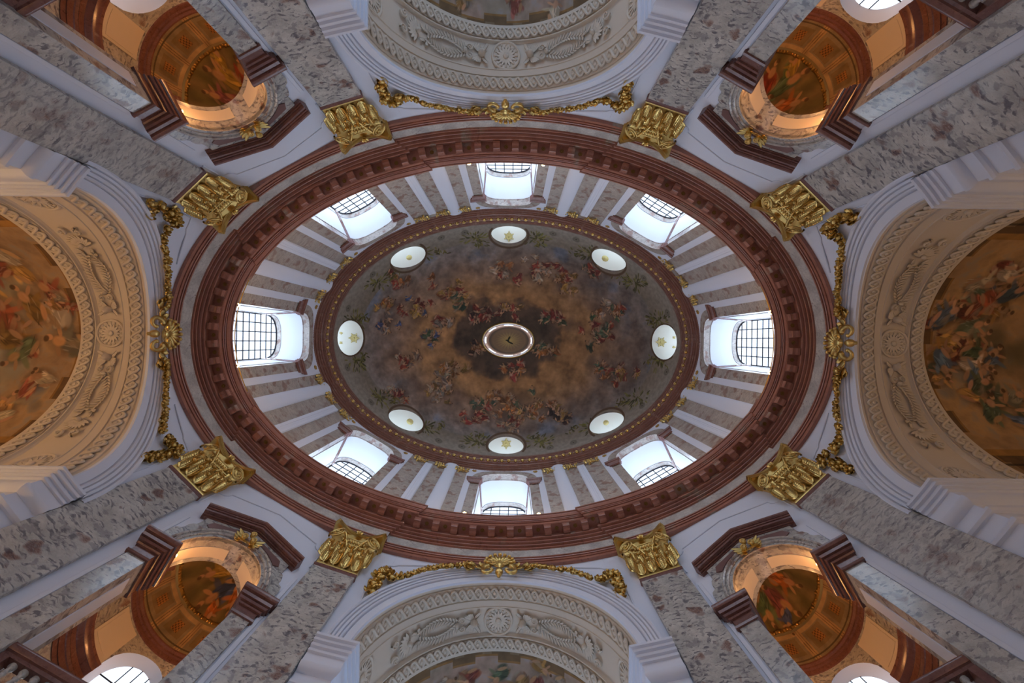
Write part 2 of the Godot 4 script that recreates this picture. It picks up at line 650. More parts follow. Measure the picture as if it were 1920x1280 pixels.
# where a picture point meets the dome, as (angle round, angle up)
func dome_at(px: float, py: float) -> Vector2:
	var u := (px - 960.0) / PXF
	var v := (640.0 - py) / PXF
	var a := u * cos(ROLL) - v * sin(ROLL)
	var b := u * sin(ROLL) + v * cos(ROLL)
	var lo := DOME_Y
	var hi := DOME_Y + DOME_R
	for i in 40:
		var m := (lo + hi) * 0.5
		var s := (m - DOME_Y) / DOME_R
		if pow((EYE.x + m * a) / DOME_A, 2) + pow((EYE.z + m * b) / DOME_B, 2) > 1.0 - s * s:
			hi = m
		else:
			lo = m
	return Vector2(atan2((EYE.z + lo * b) / DOME_B, (EYE.x + lo * a) / DOME_A), asin(clampf((lo - DOME_Y) / DOME_R, 0, 1)))


# the dome's painting is laid out as arc length up from the springing (rim = 1) round the crown (0)
func dome_uv(th: float, ph: float) -> Vector2:
	var r := 1.0 - ph / (PI * 0.5)
	return Vector2(0.5 + 0.49 * r * cos(th), 0.5 - 0.49 * r * sin(th))


func paint_dome() -> ImageTexture:
	var w := 1280
	var h := 860
	var cv := Canvas.new(w, h, 5)
	var n1 := noise_bytes(w, h, 0.006, 21, 5)
	var n2 := noise_bytes(w, h, 0.016, 22, 4)
	var n3 := noise_bytes(w, h, 0.05, 23, 3)
	var ramp := [[0.0, Color(0.34, 0.28, 0.22)], [0.15, Color(0.30, 0.24, 0.19)], [0.235, Color(0.36, 0.28, 0.22)], [0.28, Color(0.62, 0.45, 0.29)], [0.40, Color(0.62, 0.46, 0.31)],
		[0.52, Color(0.56, 0.44, 0.35)], [0.62, Color(0.49, 0.41, 0.36)], [0.72, Color(0.50, 0.45, 0.42)], [0.77, Color(0.50, 0.46, 0.43)], [0.80, Color(0.50, 0.45, 0.39)], [0.90, Color(0.56, 0.52, 0.47)], [1.0, Color(0.60, 0.56, 0.51)]]
	var lut := []
	for i in 257:
		lut.append(stops(ramp, i / 256.0))
	for y in h:
		for x in w:
			var i := y * w + x
			var u := (float(x) / w - 0.5) / 0.49
			var v := (float(y) / h - 0.5) / 0.49
			var r := sqrt(u * u + v * v)
			var a1 := n1[i] / 255.0 - 0.5
			var a2 := n2[i] / 255.0 - 0.5
			var inner := clampf((0.8 - r) * 12.0, 0, 1)
			var rr := r + (a1 * 0.16 + a2 * 0.05) * inner
			var c: Color = lut[clampi(int(rr * 256), 0, 256)]
			var f := 1.0 + a2 * 0.5 * inner + (n3[i] / 255.0 - 0.5) * 0.22
			if r > 0.25 and r < 0.78:
				# warmer glow to the west, blue patches in the outer clouds
				f *= 1.0 + clampf(-u, -0.3, 0.5) * 0.16
				var bl := clampf((a1 + 0.5 - 0.66) * 7.0, 0, 1) * clampf((r - 0.56) * 6.0, 0, 1)
				c = c.lerp(Color(0.42, 0.46, 0.55), bl * 0.6)
			var k := i * 3
			cv.d[k] = int(clampf(c.r * f, 0, 1) * 255)
			cv.d[k + 1] = int(clampf(c.g * f, 0, 1) * 255)
			cv.d[k + 2] = int(clampf(c.b * f, 0, 1) * 255)
	var put := func(px: float, py: float) -> Vector2:
		var q := dome_at(px, py)
		var t := dome_uv(q.x, q.y)
		return Vector2(t.x * w, t.y * h)
	var skin := Color(0.66, 0.50, 0.38)
	var dark := Color(0.22, 0.16, 0.13)
	var red := Color(0.50, 0.22, 0.17)
	var och := Color(0.58, 0.44, 0.22)
	var grn := Color(0.28, 0.33, 0.25)
	var pale := Color(0.60, 0.53, 0.46)
	var blue := Color(0.28, 0.31, 0.42)
	var org := Color(0.58, 0.36, 0.19)
	# groups of figures on the clouds: picture point, size of the group, number, cloth colours
	var groups := [
		[775, 575, 26, 9, [red, red, och, blue]], [745, 530, 16, 5, [red, org]], [725, 570, 16, 5, [och, org]], [850, 545, 26, 9, [red, och, org]], [870, 565, 14, 5, [grn, och]],
		[715, 605, 15, 5, [blue, pale]], [805, 630, 13, 5, [grn, blue]], [838, 605, 11, 4, [red, pale]], [760, 675, 20, 7, [pale, red]], [840, 690, 22, 8, [org, pale, och]],
		[830, 740, 26, 8, [pale, och, pale]], [740, 735, 18, 5, [pale, red]], [950, 510, 24, 7, [pale, org, red]], [1005, 510, 26, 10, [pale, pale, red]], [1060, 525, 22, 8, [org, red, och]],
		[1110, 510, 20, 6, [grn, red]], [1145, 585, 26, 10, [red, grn, org, pale]], [1125, 620, 22, 9, [grn, red, grn]], [1130, 690, 24, 9, [red, grn, org]], [1170, 700, 22, 6, [och, red]],
		[960, 760, 32, 12, [org, org, pale, grn]], [900, 760, 20, 6, [grn, pale]], [1010, 770, 24, 7, [org, och]], [890, 780, 18, 6, [red, red]], [960, 792, 18, 7, [red, pale]],
		[1050, 775, 20, 7, [dark, och]], [1030, 600, 18, 7, [red, grn]], [1020, 660, 14, 5, [grn, org]], [900, 590, 14, 6, [red, dark]], [955, 578, 16, 6, [red, och]], [960, 690, 16, 5, [org, red]], [890, 650, 10, 4, [org, dark]]]
	for g in groups:
		var c0: Vector2 = put.call(g[0], g[1])
		var s: float = g[2] * 1.9
		cv.cloud(c0.x, c0.y, s * 1.4, Color(0.36, 0.29, 0.25), 0.35)
		for i in int(g[3] * 1.5):
			var q := c0 + Vector2(cv.rng.randfn(0, s * 0.60), cv.rng.randfn(0, s * 0.40))
			var away := (Vector2(w, h) * 0.5 - q).angle()
			var cl: Color = g[4][i % g[4].size()]
			cv.figure(q.x, q.y, cv.rng.randf_range(24, 38), away + cv.rng.randfn(0, 0.8), cv.vary(cl, 0.25), cv.vary(skin, 0.15), dark)
			if i % 3 == 0:
				cv.wing(q.x, q.y, 24, away + 1.9, Color(0.55, 0.46, 0.38))
	# the ring of painted plants, frames and wreaths round the windows
	for k in 16:
		var th := TAU * (k + 0.5) / 16.0 + 0.02
		if k % 2 == 0 or true:
			var q := dome_uv(th, 0.27) * Vector2(w, h)
			for i in 46:
				var a := cv.rng.randf() * TAU
				var rr := cv.rng.randf_range(4, 46)
				cv.dab(q.x + cos(a) * rr * 1.3, q.y + sin(a) * rr * 0.8, cv.rng.randf_range(5, 13), 3.0, a, cv.vary(Color(0.36, 0.34, 0.16), 0.45), 0.8, 0.5)
	for k in 8:
		var th2 := deg_to_rad([0.0, 50.5, 90.0, 129.5, 180.0, 230.5, 270.0, 309.5][k])
		var c2 := dome_uv(th2, deg_to_rad(13)) * Vector2(w, h)
		for i in 80:
			# a moulded painted rim round each light, open towards the springing
			var a := TAU * i / 80.0
			var q := c2 + Vector2(cos(a) * 66, sin(a) * 60)
			var rel := (q - Vector2(w, h) * 0.5) / (Vector2(w, h) * 0.49)
			if rel.length() < 0.93:
				cv.dab(q.x, q.y, 5, 5, 0, Color(0.35, 0.26, 0.18), 0.8, 0.6)
				var q3 := c2 + Vector2(cos(a) * 58, sin(a) * 52)
				cv.dab(q3.x, q3.y, 4, 4, 0, Color(0.56, 0.50, 0.42), 0.7, 0.6)
		for sgn in [-1.0, 1.0]:
			var q4 := dome_uv(th2 + sgn * 0.27, 0.13) * Vector2(w, h)
			cv.dab(q4.x, q4.y, 15, 15, 0, Color(0.36, 0.33, 0.29), 0.7, 0.6)
			cv.dab(q4.x, q4.y, 9, 9, 0, Color(0.50, 0.46, 0.40), 0.8, 0.6)
			cv.dab(q4.x, q4.y, 4, 4, 0, Color(0.25, 0.22, 0.18), 0.8, 0.6)
			var q5 := dome_uv(th2 + sgn * 0.2, 0.36) * Vector2(w, h)
			for i in 14:
				cv.dab(q5.x + cv.rng.randfn(0, 12), q5.y + cv.rng.randfn(0, 8), 8, 2.6, cv.rng.randf() * 3, cv.vary(Color(0.34, 0.31, 0.13), 0.4), 0.8, 0.5)
	return cv.texture()


func paint_vault(sd: int, sky: Array, groups: Array, frame_c: Color, dense: float) -> ImageTexture:
	# u runs over the arch from one springing to the other, v from the arch into the arm
	var w := 1024
	var h := 512
	var cv := Canvas.new(w, h, sd)
	var n1 := noise_bytes(w, h, 0.006, sd + 7, 5)
	var n2 := noise_bytes(w, h, 0.02, sd + 8, 4)
	var s0: Color = sky[0]
	var s1: Color = sky[1]
	var s2: Color = sky[2]
	for y in h:
		for x in w:
			var i := y * w + x
			var a := n1[i] / 255.0
			var c := s0.lerp(s1, clampf(a * 2.4 - 0.8, 0, 1)).lerp(s2, clampf((n2[i] / 255.0 - 0.55) * 2.2, 0, 0.7))
			# the painted cornice that frames the sky: steps in and out along the edge
			var fx := absf(float(x) / w - 0.5)
			var edge := 30 + (18 if int(x / 64.0) % 2 == 0 else 0)
			if y < edge or fx > 0.30:
				c = frame_c
				if y < edge and y > edge - 7:
					c = frame_c.lerp(Color(0.7, 0.5, 0.25), 0.5)
				if y < 24 and int(x / 26.0) % 3 == 0:
					c = c.lerp(Color(0.62, 0.55, 0.44), 0.5)
				if fx > 0.30 and fx < 0.32:
					c = c.lerp(Color(0.72, 0.52, 0.25), 0.7)
				if fx > 0.34 and fx < 0.41 and int(y / 60.0) % 2 == 0:
					c = c.lerp(Color(0.68, 0.58, 0.42), 0.45)
				if fx > 0.345 and fx < 0.352:
					c = c.darkened(0.4)
			var f := 0.86 + 0.28 * n2[i] / 255.0
			var k := i * 3
			cv.d[k] = int(clampf(c.r * f, 0, 1) * 255)
			cv.d[k + 1] = int(clampf(c.g * f, 0, 1) * 255)
			cv.d[k + 2] = int(clampf(c.b * f, 0, 1) * 255)
	for g in groups:
		var q := Vector2(g[0] * w, g[1] * h)
		if g[2] == "cloud":
			cv.cloud(q.x, q.y, g[3], g[4], 0.5)
			continue
		for i in g[4]:
			var p := q + Vector2(cv.rng.randfn(0, g[3] * 0.7), cv.rng.randfn(0, g[3] * 0.6)) * dense
			var cl: Color = g[5][i % g[5].size()]
			cv.figure(p.x, p.y, g[3] * 1.3, g[6] + cv.rng.randfn(0, 0.6), cv.vary(cl, 0.25), cv.vary(Color(0.72, 0.54, 0.39), 0.12), Color(0.26, 0.19, 0.13))
			if i % 3 == 0:
				cv.wing(p.x, p.y, g[3] * 0.8, g[6] + 2.2, Color(0.58, 0.50, 0.40))
	return cv.texture()


func paint_chapel(sd: int, cloths: Array) -> ImageTexture:
	# the little dome from below: centre = crown, rim = springing
	var n := 512
	var cv := Canvas.new(n, n, sd)
	var n2 := noise_bytes(n, n, 0.02, sd, 4)
	for y in n:
		for x in n:
			var u := (x + 0.5) / n * 2.0 - 1.0
			var v := (y + 0.5) / n * 2.0 - 1.0
			var r := sqrt(u * u + v * v)
			var a := fposmod(atan2(v, u), TAU) / TAU * 12.0
			var fa := a - floorf(a)
			var c := Color(0.52, 0.43, 0.26)
			if r > 0.60:
				# painted ribs and fields of the cove
				c = Color(0.57, 0.50, 0.38)
				var rib := absf(fa - 0.5)
				if rib > 0.40:
					c = Color(0.72, 0.58, 0.40)
					if rib > 0.455 and rib < 0.47:
						c = Color(0.42, 0.33, 0.22)
				elif r > 0.68 and r < 0.86 and rib < 0.30:
					c = Color(0.53, 0.44, 0.30)
					if rib < 0.13 and r > 0.71 and r < 0.82:
						c = Color(0.66, 0.45, 0.24)
						if sin(u * 160.0) * sin(v * 160.0) > 0.2:
							c = Color(0.40, 0.27, 0.15)
				elif r < 0.67:
					c = Color(0.74, 0.61, 0.42)
				if r > 0.90 and r < 0.915:
					c = Color(0.36, 0.30, 0.22)
			else:
				c = c.lerp(Color(0.34, 0.31, 0.15), 0.6 * clampf(0.5 + 0.5 * sin(atan2(v, u) * 14.0), 0, 1))
			var f := 0.85 + 0.3 * n2[y * n + x] / 255.0
			var k := (y * n + x) * 3
			cv.d[k] = int(clampf(c.r * f, 0, 1) * 255)
			cv.d[k + 1] = int(clampf(c.g * f, 0, 1) * 255)
			cv.d[k + 2] = int(clampf(c.b * f, 0, 1) * 255)
	for i in cloths.size():
		var q: Array = cloths[i]
		cv.cloud(q[0] * n, q[1] * n, 30, Color(0.60, 0.50, 0.32), 0.4)
	for i in cloths.size():
		var q: Array = cloths[i]
		cv.figure(q[0] * n, q[1] * n, q[2] * 1.2, q[3], q[4], Color(0.74, 0.55, 0.36), Color(0.28, 0.21, 0.12))
	return cv.texture()


# ------------------------------------------------------------------ camera, sky and light
const DRUM_TH := [0.0, 49.7, 90.0, 130.3, 180.0, 229.7, 270.0, 310.3]
const OVAL_TH := [0.0, 50.5, 90.0, 129.5, 180.0, 230.5, 270.0, 309.5]
const WIN_SPRING := 27.8
const WIN_W := 1.8
const WIN_RY := 1.55
const WIN_BACK := -2.5
const DAY := Color(0.80, 0.89, 1.0)
const DAY_E := 1.5


func set_camera_and_light() -> void:
	var cam := Camera3D.new()
	cam.name = "camera"
	cam.fov = rad_to_deg(2.0 * atan(640.0 / PXF))
	cam.near = 0.05
	cam.far = 200.0
	var r := Vector3(cos(ROLL), 0, sin(ROLL))
	var u := Vector3(-sin(ROLL), 0, cos(ROLL))
	cam.transform = Transform3D(Basis(r, u, Vector3(0, -1, 0)), EYE)
	add_child(cam)
	cam.current = true
	var env := Environment.new()
	env.background_mode = Environment.BG_SKY
	env.tonemap_mode = Environment.TONE_MAPPER_LINEAR
	env.tonemap_exposure = 1.0
	env.sdfgi_enabled = true
	env.ssao_enabled = true
	env.ssil_enabled = true
	var sky := Sky.new()
	var sm := ProceduralSkyMaterial.new()
	sm.sky_top_color = Color(0.86, 0.92, 1.0)
	sm.sky_horizon_color = Color(0.95, 0.97, 1.0)
	sm.ground_bottom_color = Color(0.62, 0.62, 0.62)
	sm.ground_horizon_color = Color(0.8, 0.8, 0.8)
	sm.sky_energy_multiplier = 1.0
	sky.sky_material = sm
	env.sky = sky
	env.background_energy_multiplier = 2.2
	var we := WorldEnvironment.new()
	we.name = "daylight_sky"
	we.environment = env
	add_child(we)
	# daylight that comes in through each window of the drum: a light of the window's size behind its panes
	for th in DRUM_TH:
		var f := frame(ell(th, WALL), ell_n(th, WALL), 0.0)
		daylight("drum_window_daylight", f * Transform3D(Basis(), Vector3(0, 24.9, WIN_BACK + 0.045)), Vector2(3.5, 8.9), DAY_E)
	for th in OVAL_TH:
		var p := dome_pt(deg_to_rad(th), deg_to_rad(13))
		var o := Vector2(cos(deg_to_rad(th)) / DOME_A, sin(deg_to_rad(th)) / DOME_B).normalized()
		daylight("dome_window_daylight", frame(Vector2(p.x, p.z) + o * 2.56, -o, p.y), Vector2(3.0, 3.0), DAY_E * 0.45)
	for i in 8:
		var lt := TAU * i / 8
		var lp := Vector2(2.78 * cos(lt), 1.86 * sin(lt))
		var ln := Vector2(-cos(lt) / 2.78, -sin(lt) / 1.86).normalized()
		daylight("lantern_window_daylight", frame(lp - ln * 0.25, ln, 44.6), Vector2(0.9, 2.4), DAY_E * 2.0)
	for k in [1, 3]:
		# the tall windows at the ends of the short arms, below the frame of the picture
		var q := arm_pt(k, arm_back(k) + 7.72, 5.6, 0)
		var i := arm_pt(k, -1, 0, 0)
		daylight("arm_window_daylight", frame(Vector2(q.x, q.z), Vector2(i.x, i.z), q.y), Vector2(5.6, 8.6), DAY_E * 1.2)


func daylight(called: String, tr: Transform3D, size: Vector2, energy: float) -> void:
	var l := AreaLight3D.new()
	l.name = called
	# an area light shines along its own -z
	l.transform = tr * Transform3D(Basis(Vector3.UP, PI), Vector3.ZERO)
	l.area_size = size
	l.area_normalize_energy = false
	l.light_energy = energy
	l.light_color = DAY
	l.shadow_enabled = true
	add_child(l, true)


# ------------------------------------------------------------------ the setting
func wall_th(thc: float, c: float, d := WALL) -> float:
	if absf(c) < 1e-6:
		return thc
	var o := ell(thc, d)
	var nn := ell_n(thc, d)
	var t := Vector2(nn.y, -nn.x)
	var lo := thc - 32.0
	var hi := thc + 32.0
	for i in 30:
		var m := (lo + hi) * 0.5
		if (ell(m, d) - o).dot(t) < c:
			lo = m
		else:
			hi = m
	return (lo + hi) * 0.5


func drum_pt(thc: float, c: float, y: float, inset := 0.0) -> Vector3:
	var th := wall_th(thc, c)
	var p := ell(th, WALL) + ell_n(th, WALL) * inset
	return Vector3(p.x, y, p.y)


# a strip of wall between two heights over a list of cross distances, standing `inset` proud
func curtain(mb: MB, thc: float, cs: Array, y0: Callable, y1: float, inset: float, thick := 0.0) -> void:
	var pts := PackedVector3Array()
	var low := PackedVector3Array()
	for c in cs:
		var p := drum_pt(thc, c, 0.0, inset)
		var ya: float = y0.call(c)
		pts.append(Vector3(p.x, ya, p.z))
		pts.append(Vector3(p.x, y1, p.z))
		if thick > 0.0:
			var q := drum_pt(thc, c, ya, inset - thick)
			low.append(Vector3(p.x, ya, p.z))
			low.append(q)
	mb.grid(pts, cs.size(), 2)
	if thick > 0.0:
		mb.grid(low, cs.size(), 2)
		for e in [0, cs.size() - 1]:
			var c: float = cs[e]
			var ya: float = y0.call(c)
			mb.quad(drum_pt(thc, c, ya, inset), drum_pt(thc, c, y1, inset), drum_pt(thc, c, y1, inset - thick), drum_pt(thc, c, ya, inset - thick))


func span(a: float, b: float, k: int) -> Array:
	var o := []
	for i in k + 1:
		o.append(lerpf(a, b, float(i) / k))
	return o


func build_floor() -> void:
	var f := top("floor", "pale stone church floor below the lens", "floor", "", "structure")
	var mb := MB.new()
	mb.box(Vector3(0, FLOOR - 0.2, 0), Vector3(56, 0.4, 46))
	part("paving", mb.mesh(), mats.paving, f)


const SIDES := ["east", "north", "west", "south"]
const ARM_WORDS := ["dim brown vault with crowded painting", "grey vault between green-robe and yellow-robe chapels", "honey-lit vault with cloudy painting", "grey vault between blue-robe and pink-robe chapels"]
const ARM_SHORT := ["dim brown vault", "grey vault", "honey-lit vault", "grey vault"]


# the chapel that lies next to arm k on the hand sg
func chapel_by(k: int, sg: float) -> String:
	var a := deg_to_rad(k * 90.0 + sg * 45.0)
	return chapel_words(signf(cos(a)), signf(sin(a)))


func build_arm(k: int) -> void:
	var ry := arm_ry(k)
	var bk := arm_back(k)
	# --- the rotunda wall pierced by the arch
	var w := top("wall_" + SIDES[k], "white wall with spandrels round the arch of the " + ARM_WORDS[k], "wall", "", "structure")
	var mb := MB.new()
	var pts := PackedVector3Array()
	var n := 56
	for i in n + 1:
		var c := -ARX * cos(PI * i / n)
		pts.append(arm_pt(k, arm_front(k, c), SPRING + ry * sin(PI * i / n), c))
		pts.append(arm_pt(k, arm_front(k, c), 17.32, c))
	mb.grid(pts, n + 1, 2)
	var edge := 26.61 if k % 2 == 0 else 17.76
	var far := 39.02 if k % 2 == 0 else 28.5
	for sg in [-1.0, 1.0]:
		var q := PackedVector3Array()
		for i in 9:
			var th: float = k * 90.0 + sg * lerpf(edge, far, i / 8.0)
			var p := ell(th, WALL)
			q.append(Vector3(p.x, FLOOR, p.y))
			q.append(Vector3(p.x, 17.32, p.y))
		mb.grid(q, 9, 2)
		# jamb of the arch
		mb.quad(arm_pt(k, arm_front(k, ARX), FLOOR, sg * ARX), arm_pt(k, bk, FLOOR, sg * ARX), arm_pt(k, bk, SPRING + 0.02, sg * ARX), arm_pt(k, arm_front(k, ARX), SPRING + 0.02, sg * ARX))
	part("plaster", mb.mesh(), mats.white, w)
	# --- archivolt
	mb = MB.new()
	var prof := [Vector2(0, -0.02), Vector2(0, 0.10), Vector2(0.25, 0.10), Vector2(0.255, 0.03), Vector2(0.28, 0.03), Vector2(0.285, 0.14), Vector2(0.31, 0.17), Vector2(0.345, 0.17), Vector2(0.35, 0.09), Vector2(0.37, 0.09), Vector2(0.375, 0.2), Vector2(0.455, 0.2), Vector2(0.46, 0.12), Vector2(0.48, 0.12), Vector2(0.485, 0.24), Vector2(0.55, 0.24), Vector2(0.555, 0.15), Vector2(0.575, 0.15), Vector2(0.58, 0.28), Vector2(0.62, 0.31), Vector2(0.67, 0.29), Vector2(0.7, 0.2), Vector2(0.7, -0.02)]
	for e in prof.size() - 1:
		var g := PackedVector3Array()
		for i in n + 1:
			var a := PI * i / n
			for j in 2:
				var s: Vector2 = prof[e + j]
				var c := -(ARX + s.x) * cos(a)
				g.append(arm_pt(k, arm_front(k, c) - s.y, SPRING + (ry + s.x) * sin(a), c))
		mb.grid(g, n + 1, 2)
	part("archivolt", mb.mesh(), mats.white, w)
	# --- raised border of the two spandrel fields
	for sg in [-1.0, 1.0]:
		mb = MB.new()
		var line := [Vector2(3.1, 16.98), Vector2(4.35, 16.6), Vector2(4.5, 16.48), Vector2(4.72, 16.42), Vector2(4.95, 16.3), Vector2(5.02, 14.6), Vector2(5.02, 13.6)]
		var path := PackedVector3Array()
		var rad := PackedFloat32Array()
		for q in line:
			path.append(arm_pt(k, arm_front(k, q.x) - 0.015, q.y, sg * q.x))
			rad.append(0.035)
		mb.tube(path, rad, 6)
		part("spandrel_border", mb.mesh(), mats.white, w)
	# --- imposts
	for sg in [-1.0, 1.0]:
		var im := top("impost", "white moulded impost between the %s and the %s" % [ARM_SHORT[k], chapel_by(k, sg)], "impost", "imposts of the great arches")
		mb = MB.new()
		var plan := [Vector2(bk + 0.05, ARX), Vector2(arm_front(k, ARX), ARX)]
		for i in range(1, 7):
			var th := lerpf(edge, 31.0 if k % 2 == 0 else 21.6, i / 6.0)
			var p := ell(th, WALL) if k % 2 == 0 else ell(90.0 - th, WALL)
			plan.append(Vector2(p.x, p.y) if k % 2 == 0 else Vector2(p.y, p.x))
		var path2 := PackedVector2Array()
		for q in plan:
			var p3 := arm_pt(k, q.x, 0, sg * q.y)
			path2.append(Vector2(p3.x, p3.z))
		if sg < 0:
			path2.reverse()
		var mould := [[], []]
		mould[0] = PackedVector2Array([Vector2(0, 9.88), Vector2(0.10, 9.90), Vector2(0.13, 9.96), Vector2(0.10, 10.02), Vector2(0.02, 10.03), Vector2(0.02, 10.40), Vector2(0.10, 10.41), Vector2(0.16, 10.46), Vector2(0.16, 10.53), Vector2(0.10, 10.55), Vector2(0.06, 10.58), Vector2(0.06, 10.84)])
		mould[1] = PackedVector2Array([Vector2(0.06, 10.84), Vector2(0.11, 10.85), Vector2(0.2, 10.89), Vector2(0.26, 10.97), Vector2(0.27, 11.05), Vector2(0.22, 11.08), Vector2(0.22, 11.36), Vector2(0.29, 11.37), Vector2(0.3, 11.43), Vector2(0.26, 11.46), Vector2(0.26, 11.5), Vector2(0.34, 11.51), Vector2(0.36, 11.57), Vector2(0.31, 11.6), Vector2(0.31, 11.64), Vector2(0.4, 11.65), Vector2(0.42, 11.7), Vector2(0.38, 11.73), Vector2(0.38, 11.76), Vector2(0.46, 11.78), Vector2(0.47, 11.85), Vector2(0, 11.87)])
		mb.sweep(path2, false, mould[0])
		part("fascia", mb.mesh(), mats.white, im)
		mb = MB.new()
		mb.sweep(path2, false, mould[1])
		part("cornice", mb.mesh(), mats.white, im)
	# --- the soffit
	var cl := top("ceiling_" + SIDES[k], "stucco soffit with rosettes of the " + ARM_WORDS[k], "vault", "", "structure")
	mb = MB.new()
	pts = PackedVector3Array()
	# cross section of the soffit: recessed central field between raised bands
	var steps := [[0.0, 0.0], [0.03, 0.0], [0.035, -0.05], [0.05, -0.05], [0.055, 0.0], [0.235, 0.0], [0.24, -0.05], [0.255, -0.05], [0.26, 0.0], [0.345, 0.0], [0.35, 0.03], [0.362, 0.03], [0.372, -0.04], [0.385, -0.1], [0.745, -0.1], [0.758, -0.04], [0.765, 0.03], [0.775, 0.03], [0.78, 0.0], [0.79, 0.0], [0.795, -0.05], [0.806, -0.05], [0.81, 0.0], [0.935, 0.0], [0.94, -0.05], [0.952, -0.05], [0.956, 0.0], [1.0, 0.0]]
	for e in steps.size() - 1:
		var g := PackedVector3Array()
		for i in n + 1:
			var al := PI * i / n
			for j in 2:
				g.append(soffit(k, al, steps[e + j][0], -steps[e + j][1]))
		mb.grid(g, n + 1, 2)
	part("soffit", mb.mesh(), mats.stucco, cl)
	soffit_ornament(k, cl)
	# --- the room behind: vault with its painting, walls and end
	var rx2 := ARX + 0.34
	var ry2 := ry + 0.34
	var deep := 8.0
	mb = MB.new()
	pts = PackedVector3Array()
	var uvs := PackedVector2Array()
	for i in n + 1:
		var a := PI * i / n
		for j in 9:
			pts.append(arm_pt(k, bk + deep * j / 8.0, SPRING + ry2 * sin(a), -rx2 * cos(a)))
			uvs.append(Vector2(float(i) / n, j / 8.0))
	mb.grid(pts, n + 1, 9, false, false, uvs)
	part("painted_vault", mb.mesh(), vault_paint(k), cl)
	mb = MB.new()
	pts = PackedVector3Array()
	for i in n + 1:
		var a := PI * i / n
		pts.append(arm_pt(k, bk, SPRING + ry * sin(a), -ARX * cos(a)))
		pts.append(arm_pt(k, bk, SPRING + ry2 * sin(a), -rx2 * cos(a)))
	mb.grid(pts, n + 1, 2)
	var win := k % 2 == 1
	for sg in [-1.0, 1.0]:
		mb.quad(arm_pt(k, bk, FLOOR, sg * ARX), arm_pt(k, bk, FLOOR, sg * rx2), arm_pt(k, bk, SPRING, sg * rx2), arm_pt(k, bk, SPRING, sg * ARX))
		mb.quad(arm_pt(k, bk, FLOOR, sg * rx2), arm_pt(k, bk + deep, FLOOR, sg * rx2), arm_pt(k, bk + deep, SPRING + 0.02, sg * rx2), arm_pt(k, bk, SPRING + 0.02, sg * rx2))
		if win:
			mb.quad(arm_pt(k, bk + deep - 0.6, FLOOR, sg * 2.2), arm_pt(k, bk + deep - 0.6, FLOOR, sg * rx2), arm_pt(k, bk + deep - 0.6, 17, sg * rx2), arm_pt(k, bk + deep - 0.6, 17, sg * 2.2))
			mb.quad(arm_pt(k, bk + deep - 0.6, 1.5, sg * 2.2), arm_pt(k, bk + deep, 1.5, sg * 2.2), arm_pt(k, bk + deep, 9.7, sg * 2.2), arm_pt(k, bk + deep - 0.6, 9.7, sg * 2.2))
	var ew := bk + deep - 0.6
	if win:
		for b in [[FLOOR, 1.5], [9.7, 17.2]]:
			mb.quad(arm_pt(k, ew, b[0], -2.2), arm_pt(k, ew, b[0], 2.2), arm_pt(k, ew, b[1], 2.2), arm_pt(k, ew, b[1], -2.2))
		for y in [1.5, 9.7]:
			mb.quad(arm_pt(k, ew, y, -2.2), arm_pt(k, ew, y, 2.2), arm_pt(k, ew + 0.6, y, 2.2), arm_pt(k, ew + 0.6, y, -2.2))
	else:
		mb.quad(arm_pt(k, ew, FLOOR, -rx2), arm_pt(k, ew, FLOOR, rx2), arm_pt(k, ew, 17.2, rx2), arm_pt(k, ew, 17.2, -rx2))
	part("arm_walls", mb.mesh(), mats.white, w)
	if win:
		var wd := top("window_%d" % (9 + k / 2), "tall window at the end of the " + ARM_WORDS[k], "window", "", "structure")
		mb = MB.new()
		mb.quad(arm_pt(k, ew + 0.35, 1.5, -2.2), arm_pt(k, ew + 0.35, 1.5, 2.2), arm_pt(k, ew + 0.35, 9.7, 2.2), arm_pt(k, ew + 0.35, 9.7, -2.2))
		part("pane", mb.mesh(), mats.glass, wd)
		mb = MB.new()
		for i in 5:
			mb.box(Vector3(-2.2 + 1.1 * i, 5.6, 0), Vector3(0.06, 8.2, 0.06))
		for i in 9:
			mb.box(Vector3(0, 1.5 + 1.025 * i, 0), Vector3(4.4, 0.06, 0.06))
		var q := arm_pt(k, ew + 0.3, 0, 0)
		var iw := arm_pt(k, -1, 0, 0)
		part("muntin", mb.mesh(), mats.iron, wd, frame(Vector2(q.x, q.z), Vector2(iw.x, iw.z), 0))


# a point of an arm's soffit: al over the arch, v from the rotunda to the back, `out` away from the room
func soffit(k: int, al: float, v: float, out := 0.0) -> Vector3:
	var c := -(ARX + out) * cos(al)
	var front := arm_front(k, -ARX * cos(al))
	return arm_pt(k, lerpf(front, arm_back(k), v), SPRING + (arm_ry(k) + out) * sin(al), c)


